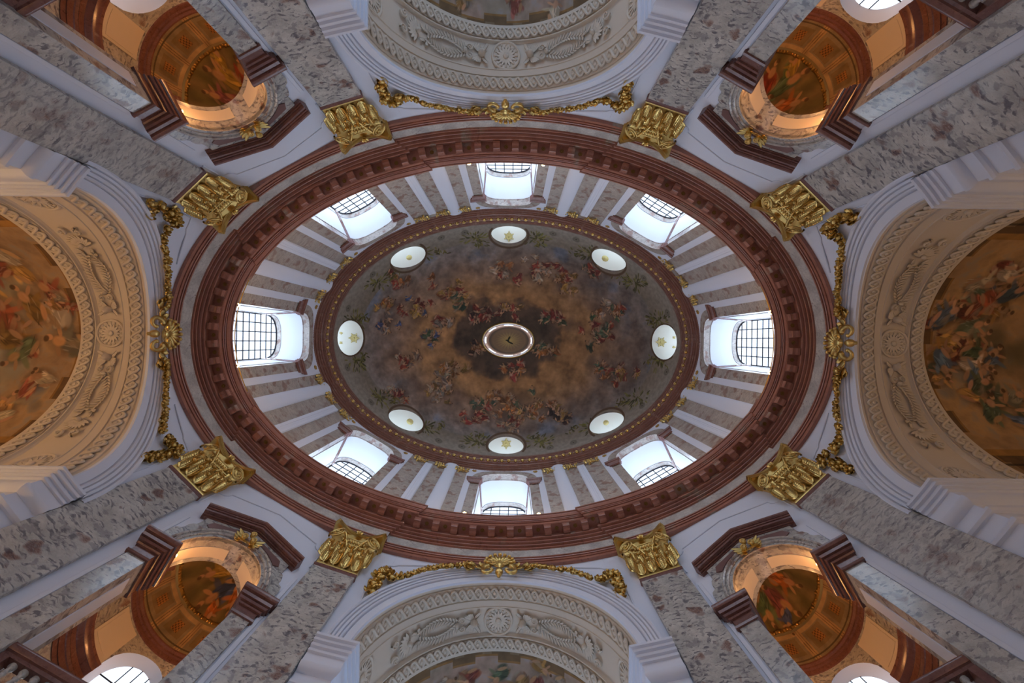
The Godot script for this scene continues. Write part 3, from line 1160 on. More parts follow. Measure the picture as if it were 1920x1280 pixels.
func vault_paint(k: int) -> StandardMaterial3D:
	var m := plain("vault_fresco_" + SIDES[k], Color.WHITE, 0.85)
	var red := Color(0.56, 0.29, 0.21)
	var och := Color(0.66, 0.49, 0.27)
	var grn := Color(0.38, 0.41, 0.30)
	var pale := Color(0.68, 0.61, 0.51)
	var blue := Color(0.36, 0.41, 0.47)
	var fr := Color(0.42, 0.31, 0.19)
	var g := []
	var sky := [Color(0.62, 0.50, 0.38), Color(0.70, 0.56, 0.40), Color(0.50, 0.48, 0.46)]
	if k == 2:
		g = [[0.36, 0.40, "cloud", 90, Color(0.56, 0.54, 0.48)], [0.55, 0.42, "cloud", 100, Color(0.60, 0.58, 0.52)], [0.62, 0.40, "cloud", 90, Color(0.58, 0.55, 0.49)], [0.66, 0.2, "cloud", 60, Color(0.46, 0.46, 0.47)], [0.50, 0.15, "cloud", 50, Color(0.36, 0.38, 0.42)],
			[0.64, 0.27, "fig", 62, 3, [och, red, pale], 2.2], [0.60, 0.30, "fig", 56, 2, [red, pale], 1.6], [0.50, 0.26, "fig", 92, 2, [Color(0.55, 0.52, 0.42), pale], 2.6], [0.42, 0.24, "fig", 84, 3, [och, red, och], 2.4], [0.37, 0.30, "fig", 76, 3, [red, och, pale], 2.9], [0.35, 0.45, "fig", 70, 2, [och, red], 1.2], [0.56, 0.45, "fig", 80, 2, [grn, och], 0.8], [0.44, 0.13, "fig", 34, 3, [red, pale, och], 1.9]]
	elif k == 0:
		sky = [Color(0.66, 0.52, 0.36), Color(0.74, 0.58, 0.38), Color(0.52, 0.48, 0.42)]
		g = [[0.5, 0.5, "cloud", 120, Color(0.42, 0.36, 0.26)], [0.36, 0.22, "cloud", 60, Color(0.48, 0.46, 0.42)],
			[0.60, 0.16, "fig", 46, 3, [red, och], 1.5], [0.42, 0.15, "fig", 46, 3, [och, grn], 1.5],
			[0.66, 0.36, "fig", 66, 5, [blue, och, pale, red], 1.6], [0.60, 0.30, "fig", 66, 6, [och, grn, red, pale], 1.8], [0.54, 0.28, "fig", 64, 7, [red, och, blue, red], 1.4], [0.48, 0.26, "fig", 60, 5, [red, och], 1.7], [0.43, 0.30, "fig", 66, 6, [grn, blue, och, red], 1.3], [0.37, 0.35, "fig", 66, 6, [och, grn, pale, blue], 1.6], [0.34, 0.42, "fig", 60, 4, [grn, blue, pale], 1.4], [0.68, 0.46, "fig", 60, 4, [blue, pale], 1.4]]
	else:
		sky = [Color(0.62, 0.55, 0.47), Color(0.70, 0.58, 0.50), Color(0.56, 0.54, 0.54)]
		fr = Color(0.46, 0.36, 0.24)
		g = [[0.45, 0.18, "fig", 50, 3, [och, red, grn], 1.6], [0.55, 0.2, "fig", 54, 3, [pale, och, red], 1.5], [0.38, 0.16, "fig", 50, 2, [red, pale], 1.6], [0.63, 0.14, "fig", 44, 2, [och, pale], 1.6]]
	m.albedo_texture = paint_vault(200 + k * 13, sky, g, fr, 1.0)
	m.texture_repeat = false
	return m


func build_bay_wall(sx: float, sz: float) -> void:
	var mir := sx * sz
	var nm := ("north" if sz > 0 else "south") + ("east" if sx > 0 else "west")
	var w := top("wall_" + nm, "white plaster wall between two giant pilasters over the " + chapel_words(sx, sz), "wall", "", "structure")
	var f := bay_frame(sx, sz)
	var mb := MB.new()
	var o := OPEN_S * mir
	var half := 2.62
	for e in [[-half, o - OPEN_W], [o + OPEN_W, half]]:
		mb.quad(Vector3(e[0], FLOOR, 0), Vector3(e[1], FLOOR, 0), Vector3(e[1], 17.32, 0), Vector3(e[0], 17.32, 0))
	var pts := PackedVector3Array()
	for i in 33:
		var a := PI * i / 32
		pts.append(Vector3(o - OPEN_W * cos(a), OPEN_Y + OPEN_W * sin(a), 0))
		pts.append(Vector3(o - OPEN_W * cos(a), 17.32, 0))
	mb.grid(pts, 33, 2)
	mb.xform(f)
	part("plaster", mb.mesh(), mats.white, w)
	# raised line of the field under the architrave, and the groove beside the jambs
	mb = MB.new()
	var path := PackedVector3Array()
	var rad := PackedFloat32Array()
	for q in [Vector2(-2.5, 14.9), Vector2(-2.5, 15.75), Vector2(-2.42, 15.9), Vector2(-2.2, 15.95), Vector2(-2.1, 16.05), Vector2(-2.05, 16.2), Vector2(0, 16.62), Vector2(2.05, 16.2), Vector2(2.1, 16.05), Vector2(2.2, 15.95), Vector2(2.42, 15.9), Vector2(2.5, 15.75), Vector2(2.5, 14.9)]:
		path.append(Vector3(q.x, q.y, 0.01))
		rad.append(0.035)
	mb.tube(path, rad, 6)
	mb.xform(f)
	part("panel_border", mb.mesh(), mats.white, w)
	for sg in [-1.0, 1.0]:
		mb = MB.new()
		mb.box(Vector3(o + sg * 2.31 - 0.04 * sg, 6.4, 0.02), Vector3(0.14, 15.4, 0.05), 0.01)
		mb.xform(f)
		part("raised_strip", mb.mesh(), mats.white, w)


func chapel_words(sx: float, sz: float) -> String:
	if sz > 0:
		return "green-robe chapel" if sx > 0 else "yellow-robe chapel"
	return "pink-robe chapel" if sx > 0 else "blue-robe chapel"


func build_chapel(sx: float, sz: float) -> void:
	var mir := sx * sz
	var f := bay_frame(sx, sz)
	var nm := ("north" if sz > 0 else "south") + ("east" if sx > 0 else "west")
	var words := chapel_words(sx, sz)
	var w := top("wall_%s_chapel" % nm, "speckled marble round wall lit orange in the " + words, "wall", "", "structure", f)
	var cx := CH_L * mir
	var cz := -CH_D
	var o := OPEN_S * mir
	var bw := atan2(-0.172 * mir, -0.985) - 0.05 * mir
	var ww := 1.1
	var wy := 13.75
	var top_y := 15.2
	# angles round the chapel, 0 towards the rotunda
	var be := []
	for i in 120:
		be.append(TAU * i / 120.0 - PI)
	for e in [-OPEN_W, OPEN_W]:
		be.append(asin((o + e - cx) / CH_R))
	for e in [-ww, ww]:
		be.append(wrapf(bw + asin(e / CH_R), -PI, PI))
	be.sort()
	be.append(be[0] + TAU)
	var pos := func(b: float, r: float) -> Vector2: return Vector2(cx + r * sin(b), cz + r * cos(b))
	var lo := func(b: float) -> float:
		var p: Vector2 = pos.call(b, CH_R)
		if cos(b) > 0 and absf(p.x - o) <= OPEN_W + 1e-5:
			return OPEN_Y + sqrt(maxf(0, OPEN_W * OPEN_W - (p.x - o) * (p.x - o)))
		var e := CH_R * sin(b - bw)
		if cos(b - bw) > 0 and absf(e) <= ww + 1e-5:
			return wy + sqrt(maxf(0, ww * ww - e * e))
		return FLOOR
	var mb := MB.new()
	for i in be.size() - 1:
		var m: float = (be[i] + be[i + 1]) * 0.5
		var hole: float = lo.call(m)
		var ya: float = FLOOR
		var yb: float = FLOOR
		if hole > FLOOR:
			ya = lo.call(be[i])
			yb = lo.call(be[i + 1])
		var a: Vector2 = pos.call(be[i], CH_R)
		var b: Vector2 = pos.call(be[i + 1], CH_R)
		mb.quad(Vector3(a.x, ya, a.y), Vector3(b.x, yb, b.y), Vector3(b.x, top_y, b.y), Vector3(a.x, top_y, a.y))
		if hole > FLOOR and cos(m - bw) > 0.5:
			mb.quad(Vector3(a.x, FLOOR, a.y), Vector3(b.x, FLOOR, b.y), Vector3(b.x, 3.0, b.y), Vector3(a.x, 3.0, a.y))
	# smooth the drum wall
	for i in mb.v.size():
		mb.n[i] = Vector3(cx - mb.v[i].x, 0, cz - mb.v[i].z).normalized() * (1.0 if mb.n[i].dot(Vector3(cx - mb.v[i].x, 0, cz - mb.v[i].z)) > 0 else -1.0)
	part("wall_face", mb.mesh(), mats.marble, w)
	# reveal of the opening: jambs and arched soffit with its cream panels
	var zin := func(x: float) -> float: return cz + sqrt(maxf(0, CH_R * CH_R - (x - cx) * (x - cx)))
	mb = MB.new()
	var rev := [[0.0, 0.0], [1.0, 0.0]]
	for sg in [-1.0, 1.0]:
		var x: float = o + sg * OPEN_W
		mb.quad(Vector3(x, FLOOR, 0), Vector3(x, FLOOR, zin.call(x)), Vector3(x, OPEN_Y, zin.call(x)), Vector3(x, OPEN_Y, 0))
	var pts := PackedVector3Array()
	for i in 33:
		var a := PI * i / 32
		var x := o - OPEN_W * cos(a)
		for j in 2:
			pts.append(Vector3(x, OPEN_Y + OPEN_W * sin(a), zin.call(x) * rev[j][0]))
	mb.grid(pts, 33, 2)
	part("reveal", mb.mesh(), mats.marble, w)
	for h in 2:
		mb = MB.new()
		patch(mb, func(q: Vector2, d: float) -> Vector3:
			var a := deg_to_rad(lerpf(14, 78, q.x) if h == 0 else lerpf(102, 166, q.x))
			var x := o - (OPEN_W - d) * cos(a)
			return Vector3(x, OPEN_Y + (OPEN_W - d) * sin(a), float(zin.call(x)) * lerpf(0.30, 0.78, q.y)), 14, 0.03)
		part("soffit_panel", mb.mesh(), mats.cream, w)
		# tall white panel on the jamb
		mb = MB.new()
		var x := o + (OPEN_W if h else -OPEN_W)
		var zz: float = zin.call(x)
		mb.box(Vector3(x, 6.9, zz * 0.5), Vector3(0.05, 9.0, absf(zz) * 0.52), 0.012)
		part("jamb_panel", mb.mesh(), mats.white, w)
	# cream panels of the drum
	for c in [-82.0, -38.0, 38.0, 82.0]:
		mb = MB.new()
		patch(mb, func(q: Vector2, d: float) -> Vector3:
			var b := bw + deg_to_rad(c + lerpf(-13, 13, q.x))
			var p: Vector2 = pos.call(b, CH_R - d)
			return Vector3(p.x, lerpf(13.66, 14.98, q.y), p.y), 8, 0.03)
		var o1 := part("wall_panel", mb.mesh(), mats.cream, w)
		mb = MB.new()
		patch(mb, func(q: Vector2, d: float) -> Vector3:
			var b := bw + deg_to_rad(c + lerpf(-10.5, 10.5, q.x))
			var p: Vector2 = pos.call(b, CH_R - 0.02 - d)
			return Vector3(p.x, lerpf(13.82, 14.82, q.y), p.y), 8, 0.025)
		part("panel_field", mb.mesh(), mats.cream, o1)
	# the round-headed window
	var wn := top("window_%d" % (13 + (0 if sx > 0 else 1) + (0 if sz > 0 else 2)), "round-headed window with dark glazing bars and white reveal in the " + words, "window", "", "structure", f)
	mb = MB.new()
	var dirw := Vector2(sin(bw), cos(bw))
	var sidew := Vector2(dirw.y, -dirw.x)
	var wpt := func(e: float, y: float, t: float) -> Vector3:
		var d0 := sqrt(maxf(0.0, CH_R * CH_R - e * e))
		var r := lerpf(d0, CH_R + 0.42, t)
		var q := Vector2(cx, cz) + dirw * r + sidew * e * lerpf(1.0, 0.9, t)
		return Vector3(q.x, lerpf(y, minf(y, wy) + (y - minf(y, wy)) * 0.9, t), q.y)
	var ring := []
	ring.append(Vector2(-ww, 3.0))
	for i in 25:
		var a := PI * i / 24
		ring.append(Vector2(-ww * cos(a), wy + ww * sin(a)))
	ring.append(Vector2(ww, 3.0))
	pts = PackedVector3Array()
	for q in ring:
		pts.append(wpt.call(q.x, q.y, 0.0))
		pts.append(wpt.call(q.x, q.y, 1.0))
	mb.grid(pts, ring.size(), 2)
	mb.quad(wpt.call(-ww, 3.0, 0.0), wpt.call(ww, 3.0, 0.0), wpt.call(ww, 3.0, 1.0), wpt.call(-ww, 3.0, 1.0))
	part("reveal", mb.mesh(), mats.white, wn)
	mb = MB.new()
	for i in range(1, ring.size() - 2):
		mb.tri(wpt.call(0.0, 3.0, 0.98), wpt.call(ring[i].x, ring[i].y, 0.98), wpt.call(ring[i + 1].x, ring[i + 1].y, 0.98))
	mb.tri(wpt.call(0.0, 3.0, 0.98), wpt.call(ring[0].x, ring[0].y, 0.98), wpt.call(ring[1].x, ring[1].y, 0.98))
	mb.tri(wpt.call(0.0, 3.0, 0.98), wpt.call(ring[-2].x, ring[-2].y, 0.98), wpt.call(ring[-1].x, ring[-1].y, 0.98))
	part("pane", mb.mesh(), mats.glass, wn)
	for q in [-0.42, 0.0, 0.42]:
		mb = MB.new()
		mb.tube(PackedVector3Array([wpt.call(q, 3.0, 0.95), wpt.call(q, wy + sqrt(ww * ww - q * q) - 0.02, 0.95)]), PackedFloat32Array([0.022, 0.022]), 6)
		part("muntin", mb.mesh(), mats.iron, wn)
	for i in 18:
		var y := 3.4 + 0.62 * i
		if y > wy + ww - 0.1:
			break
		var e := ww if y < wy else sqrt(ww * ww - (y - wy) * (y - wy))
		mb = MB.new()
		mb.tube(PackedVector3Array([wpt.call(-e, y, 0.95), wpt.call(e, y, 0.95)]), PackedFloat32Array([0.022, 0.022]), 6)
		part("muntin", mb.mesh(), mats.iron, wn)
	# dark entablature, broken by the opening and the window
	var tr := top("trim_%d" % (20 + (0 if sx > 0 else 1) + (0 if sz > 0 else 2)), "dark red curved entablature inside the " + words, "cornice", "", "structure", f)
	var b0: float = asin((o + OPEN_W - cx) / CH_R)
	var b1: float = asin((o - OPEN_W - cx) / CH_R)
	var hw := asin(ww / CH_R) + 0.02
	for seg in [[b0 + 0.01, wrapf(bw - hw, 0, TAU)], [wrapf(bw + hw, 0, TAU), b1 + TAU - 0.01]]:
		var path := PackedVector2Array()
		for i in 25:
			path.append(pos.call(lerpf(seg[1], seg[0], i / 24.0), CH_R))
		mb = MB.new()
		mb.sweep(path, false, PackedVector2Array([Vector2(0, 12.45), Vector2(0.04, 12.45), Vector2(0.04, 12.6), Vector2(0.07, 12.6), Vector2(0.07, 12.78), Vector2(0.1, 12.8), Vector2(0.13, 12.88), Vector2(0.1, 12.92), Vector2(0.1, 13.08), Vector2(0.15, 13.1), Vector2(0.22, 13.18), Vector2(0.26, 13.2), Vector2(0.28, 13.3), Vector2(0.33, 13.36), Vector2(0.34, 13.44), Vector2(0, 13.46)]), true)
		part("entablature", mb.mesh(), mats.brown, tr)
	var path3 := PackedVector2Array()
	for i in 72:
		path3.append(pos.call(-TAU * i / 72.0, CH_R))
	mb = MB.new()
	mb.sweep(path3, true, PackedVector2Array([Vector2(0, 15.08), Vector2(0.03, 15.1), Vector2(0.05, 15.16), Vector2(0.05, 15.24), Vector2(0.1, 15.28), Vector2(0.1, 15.34), Vector2(0.15, 15.4), Vector2(0.15, 15.46), Vector2(0.06, 15.5)]))
	part("dome_moulding", mb.mesh(), mats.brown, tr)
	# the painted dome
	var dm := top("ceiling_%s_chapel" % nm, "small dome with gilt wreath, painted with the robed figure of the " + words, "dome", "", "structure", f)
	var prof := [Vector2(2.62, 15.4), Vector2(2.6, 15.7), Vector2(2.54, 16.05), Vector2(2.44, 16.4), Vector2(2.28, 16.75), Vector2(2.16, 16.9), Vector2(1.85, 17.3), Vector2(1.4, 17.7), Vector2(0.9, 17.95), Vector2(0.45, 18.08), Vector2(0.0, 18.12)]
	var rr := [1.0, 0.92, 0.82, 0.72, 0.63, 0.60, 0.50, 0.38, 0.24, 0.12, 0.0]
	pts = PackedVector3Array()
	var uvs := PackedVector2Array()
	for i in prof.size():
		for j in 73:
			var a := -TAU * j / 72.0
			var p: Vector2 = pos.call(a, prof[i].x)
			pts.append(Vector3(p.x, prof[i].y, p.y))
			uvs.append(Vector2(0.5 + 0.49 * rr[i] * sin(a) * mir, 0.5 + 0.49 * rr[i] * cos(a)))
	mb = MB.new()
	mb.grid(pts, prof.size(), 73, false, false, uvs)
	var m := plain("chapel_fresco_" + nm, Color.WHITE, 0.8)
	var yel := Color(0.76, 0.60, 0.24)
	var red := Color(0.62, 0.24, 0.14)
	var grn := Color(0.36, 0.44, 0.28)
	var blu := Color(0.26, 0.32, 0.46)
	var pnk := Color(0.62, 0.34, 0.32)
	var org := Color(0.76, 0.42, 0.18)
	var figs := [[0.45, 0.29, 72, -2.4, yel], [0.56, 0.31, 60, -1.2, red], [0.36, 0.36, 54, -2.6, pnk], [0.50, 0.22, 36, -1.0, yel], [0.52, 0.42, 70, -2.0, pnk]]
	if sz > 0 and sx > 0:
		figs = [[0.46, 0.28, 72, -2.2, grn], [0.57, 0.30, 60, -1.2, red], [0.37, 0.36, 56, -2.6, org], [0.50, 0.22, 36, -1.0, yel], [0.52, 0.42, 70, -2.0, org]]
	elif sz < 0 and sx < 0:
		figs = [[0.46, 0.28, 72, -2.2, blu], [0.57, 0.30, 60, -1.2, org], [0.37, 0.36, 54, -2.6, yel], [0.50, 0.22, 36, -1.0, org], [0.52, 0.42, 70, -2.0, yel]]
	elif sz < 0:
		figs = [[0.46, 0.28, 70, -2.2, pnk], [0.56, 0.28, 60, -1.2, grn], [0.37, 0.36, 58, -2.6, org], [0.50, 0.21, 40, -1.0, blu], [0.52, 0.42, 70, -2.0, pnk]]
	m.albedo_texture = paint_chapel(301 + int(sx * 3 + sz * 7), figs)
	m.texture_repeat = false
	part("painted_shell", mb.mesh(), m, dm)
	mb = MB.new()
	var rng := RandomNumberGenerator.new()
	rng.seed = 77
	path3 = PackedVector2Array()
	for i in 72:
		path3.append(pos.call(-TAU * i / 72.0, 2.27))
	mb.sweep(path3, true, PackedVector2Array([Vector2(-0.02, 16.66), Vector2(0.06, 16.7), Vector2(0.1, 16.78), Vector2(0.06, 16.9), Vector2(-0.02, 16.92)]))
	for i in 110:
		var a := TAU * i / 110.0
		var p: Vector2 = pos.call(a, 2.19 + rng.randf_range(-0.03, 0.03))
		mb.ball(Vector3(p.x, 16.76 + rng.randf_range(-0.05, 0.07), p.y), Vector3.ONE * rng.randf_range(0.05, 0.08), 5, 6)
	part("wreath", mb.mesh(), mats.gold_dark, dm)
	# two floodlights on the ledge of the entablature warm the little dome
	for e in [-1.39, 1.39]:
		floodlight(f * Transform3D(Basis(), Vector3(o + e, 12.6, -0.32)), "small floodlight on the impost under the arch of the " + words, "floodlights under the chapel arches", 0.8, Color(1.0, 0.66, 0.38), Vector3.UP)
	for c in [96.0]:
		var b := deg_to_rad(c * mir)
		var p: Vector2 = pos.call(b, CH_R - 0.2)
		floodlight(f * Transform3D(Basis(), Vector3(p.x, 13.47, p.y)), "small floodlight on the dark entablature inside the " + words, "floodlights on the chapel ledges", 4.6, Color(1.0, 0.70, 0.43), (f.basis * Vector3(-sin(b), 0.9, -cos(b))).normalized())


# a thin raised panel on a curved surface: f maps (0..1, 0..1) and a height to a point
func patch(mb: MB, f: Callable, k: int, h: float) -> void:
	var pts := PackedVector3Array()
	for i in k + 1:
		for j in 4:
			pts.append(f.call(Vector2(float(i) / k, j / 3.0), h))
	mb.grid(pts, k + 1, 4)
	for j in [0.0, 1.0]:
		pts = PackedVector3Array()
		for i in k + 1:
			pts.append(f.call(Vector2(float(i) / k, j), h))
			pts.append(f.call(Vector2(float(i) / k, j), -0.01))
		mb.grid(pts, k + 1, 2)
		mb.quad(f.call(Vector2(j, 0), h), f.call(Vector2(j, 1), h), f.call(Vector2(j, 1), -0.01), f.call(Vector2(j, 0), -0.01))


func floodlight(tr: Transform3D, label: String, group: String, energy: float, color: Color, towards: Vector3, seen := false) -> void:
	var t := top("floodlight", label, "lamp", group, "", Transform3D(Basis(), tr.origin))
	var mb := MB.new()
	mb.lathe(PackedVector2Array([Vector2(0, 0), Vector2(0.09, 0), Vector2(0.09, 0.02), Vector2(0.02, 0.03), Vector2(0.02, 0.12)]), 12)
	part("stand", mb.mesh(), mats.lamp_case, t)
	mb = MB.new()
	mb.lathe(PackedVector2Array([Vector2(0, 0.1), Vector2(0.06, 0.11), Vector2(0.08, 0.18), Vector2(0.08, 0.2)]), 14)
	part("housing", mb.mesh(), mats.lamp_case, t)
	mb = MB.new()
	var br := 0.1 if seen else 0.07
	mb.ball(Vector3(0, 0.24, 0), Vector3(br, br, br), 8, 12)
	part("bulb", mb.mesh(), mats.bulb, t)
	var l := OmniLight3D.new()
	l.name = "lamp_light"
	l.position = Vector3(0, 0.24, 0)
	l.light_energy = energy
	l.light_color = color
	l.light_size = 0.05
	l.omni_range = 60.0
	l.omni_attenuation = 2.0
	l.shadow_enabled = true
	t.add_child(l, true)


# ------------------------------------------------------------------ great entablature
func oval_path(d: float, jog: float, edges: Array, per := 30) -> PackedVector2Array:
	# the oval in plan; over the diagonal bays it stands `jog` further into the room
	var out := PackedVector2Array()
	for q in 4:
		var base := q * 90.0
		var a: float = edges[0] if q % 2 == 0 else 90.0 - edges[1]
		var b: float = edges[1] if q % 2 == 0 else 90.0 - edges[0]
		for i in int(per * a / 90.0) + 2:
			out.append(ell(base + a * i / (int(per * a / 90.0) + 1.0), d))
		var k := int(per * (b - a) / 90.0) + 2
		if jog == 0.0:
			for i in range(1, k):
				out.append(ell(base + lerpf(a, b, float(i) / k), d))
		else:
			for i in k + 1:
				out.append(ell(base + lerpf(a, b, float(i) / k), d + jog))
		var c := int(per * (90.0 - b) / 90.0) + 1
		for i in c:
			out.append(ell(base + lerpf(b, 90.0, float(i) / c), d))
	return out


# evenly spaced stations along the oval: [point, inward direction]
func stations(d: float, count: int, shift := 0.5) -> Array:
	var pts := []
	var acc := [0.0]
	for i in 1441:
		pts.append(ell(i * 0.25, d))
		if i:
			acc.append(acc[-1] + pts[i].distance_to(pts[i - 1]))
	var out := []
	var j := 1
	for s in count:
		var at: float = acc[-1] * (s + shift) / count
		while acc[j] < at:
			j += 1
		var th: float = (j - 1 + (at - acc[j - 1]) / (acc[j] - acc[j - 1])) * 0.25
		out.append([th, ell(th, d), ell_n(th, d)])
	return out


const JOG := [30.3, 69.0]


func in_diagonal(th: float) -> bool:
	var q := fposmod(th, 180.0)
	if q > 90.0:
		q = 180.0 - q
	return q > JOG[0] - 3.5 and q < JOG[1] + 3.0


func build_entablature() -> void:
	var e := top("trim_1", "great oval entablature of red marble with a grey frieze carried by the giant pilasters", "entablature", "", "structure")
	var path := oval_path(0.0, 0.16, JOG, 96)
	var mb := MB.new()
	mb.sweep(path, true, PackedVector2Array([Vector2(-0.75, 17.25), Vector2(0, 17.25), Vector2(0, 17.40), Vector2(-0.03, 17.40), Vector2(-0.03, 17.425), Vector2(0.03, 17.43), Vector2(0.03, 17.53), Vector2(-0.01, 17.53), Vector2(-0.01, 17.555), Vector2(0.06, 17.56), Vector2(0.075, 17.60), Vector2(0.04, 17.61), Vector2(0.04, 17.63), Vector2(0.10, 17.64), Vector2(0.10, 17.70), Vector2(0.01, 17.71)]))
	part("architrave", mb.mesh(), mats.red, e)
	mb = MB.new()
	mb.sweep(path, true, PackedVector2Array([Vector2(0.01, 17.70), Vector2(0.01, 18.46)]))
	part("frieze", mb.mesh(), mats.marble_light, e)
	mb = MB.new()
	mb.sweep(path, true, PackedVector2Array([Vector2(0.01, 18.40), Vector2(0.09, 18.41), Vector2(0.11, 18.44), Vector2(0.09, 18.47), Vector2(0.05, 18.475), Vector2(0.05, 18.50), Vector2(0.2, 18.505), Vector2(0.22, 18.53), Vector2(0.17, 18.545), Vector2(0.17, 18.57), Vector2(0.33, 18.575), Vector2(0.36, 18.60), Vector2(0.34, 18.63), Vector2(0.28, 18.635), Vector2(0.28, 18.66), Vector2(0.46, 18.665), Vector2(0.48, 18.70), Vector2(0.42, 18.71), Vector2(0.42, 18.98), Vector2(0.9, 18.99), Vector2(0.94, 19.0)]))
	part("bed_moulding", mb.mesh(), mats.red, e)
	mb = MB.new()
	mb.sweep(path, true, PackedVector2Array([Vector2(0.88, 18.98), Vector2(0.92, 18.97), Vector2(0.93, 19.16), Vector2(0.89, 19.165), Vector2(0.89, 19.19), Vector2(0.98, 19.195), Vector2(0.99, 19.23), Vector2(0.95, 19.235), Vector2(0.95, 19.255), Vector2(1.02, 19.26), Vector2(1.03, 19.285), Vector2(0.99, 19.29), Vector2(0.99, 19.31), Vector2(1.07, 19.315), Vector2(1.10, 19.36), Vector2(1.15, 19.42), Vector2(1.16, 19.45), Vector2(1.12, 19.455), Vector2(1.12, 19.48), Vector2(1.19, 19.485), Vector2(1.19, 19.57), Vector2(-0.3, 19.62)]))
	part("corona", mb.mesh(), mats.red, e)
	# modillions and the gilt flowers between them
	var poly := PackedVector2Array([Vector2(0.48, 18.98), Vector2(0.48, 18.72), Vector2(0.55, 18.68), Vector2(0.64, 18.69), Vector2(0.72, 18.74), Vector2(0.80, 18.75), Vector2(0.86, 18.74), Vector2(0.89, 18.77), Vector2(0.90, 18.86), Vector2(0.88, 18.98)])
	mb = MB.new()
	var sw := PackedVector2Array()
	for p in poly:
		sw.append(p)
	mb.slab(sw, -0.16, 0.16)
	mb.box(Vector3(0.69, 18.945, 0), Vector3(0.44, 0.05, 0.38), 0.01)
	# slab axes: x = out, y = up, z = across; turn so that z = into the room
	mb.xform(Transform3D(Basis(Vector3(0, 0, 1), Vector3.UP, Vector3(1, 0, 0)), Vector3.ZERO))
	var mod := mb.mesh()
	mb = MB.new()
	mb.ball(Vector3(0, 18.95, 0), Vector3(0.035, 0.03, 0.035), 5, 8)
	for i in 8:
		var a := TAU * i / 8.0
		mb.leaf(Transform3D(Basis(Vector3(-sin(a), 0, cos(a)), Vector3(cos(a), 0, sin(a)), Vector3(0, -1, 0)), Vector3(0, 18.965, 0)), 0.12, 0.04, 0.02, 1.0, 4)
	var ros := mb.mesh()
	var count := 84
	for s in stations(0.0, count):
		var j := 0.16 if in_diagonal(s[0]) else 0.0
		part("modillion", mod, mats.red, e, frame(s[1] + s[2] * j, s[2], 0))
	for s in stations(0.0, count, 0.0):
		var j := 0.16 if in_diagonal(s[0]) else 0.0
		part("gilt_flower", ros, mats.bronze, e, frame(s[1] + s[2] * (0.69 + j), s[2], 0))


# ------------------------------------------------------------------ drum
func drum_hole(c: float) -> float:
	return WIN_SPRING + WIN_RY * pow(maxf(0.0, 1.0 - pow(absf(c) / WIN_W, 2.6)), 1.0 / 2.6)


func basket(v: float) -> float:
	return signf(v) * pow(absf(v), 2.0 / 2.6)


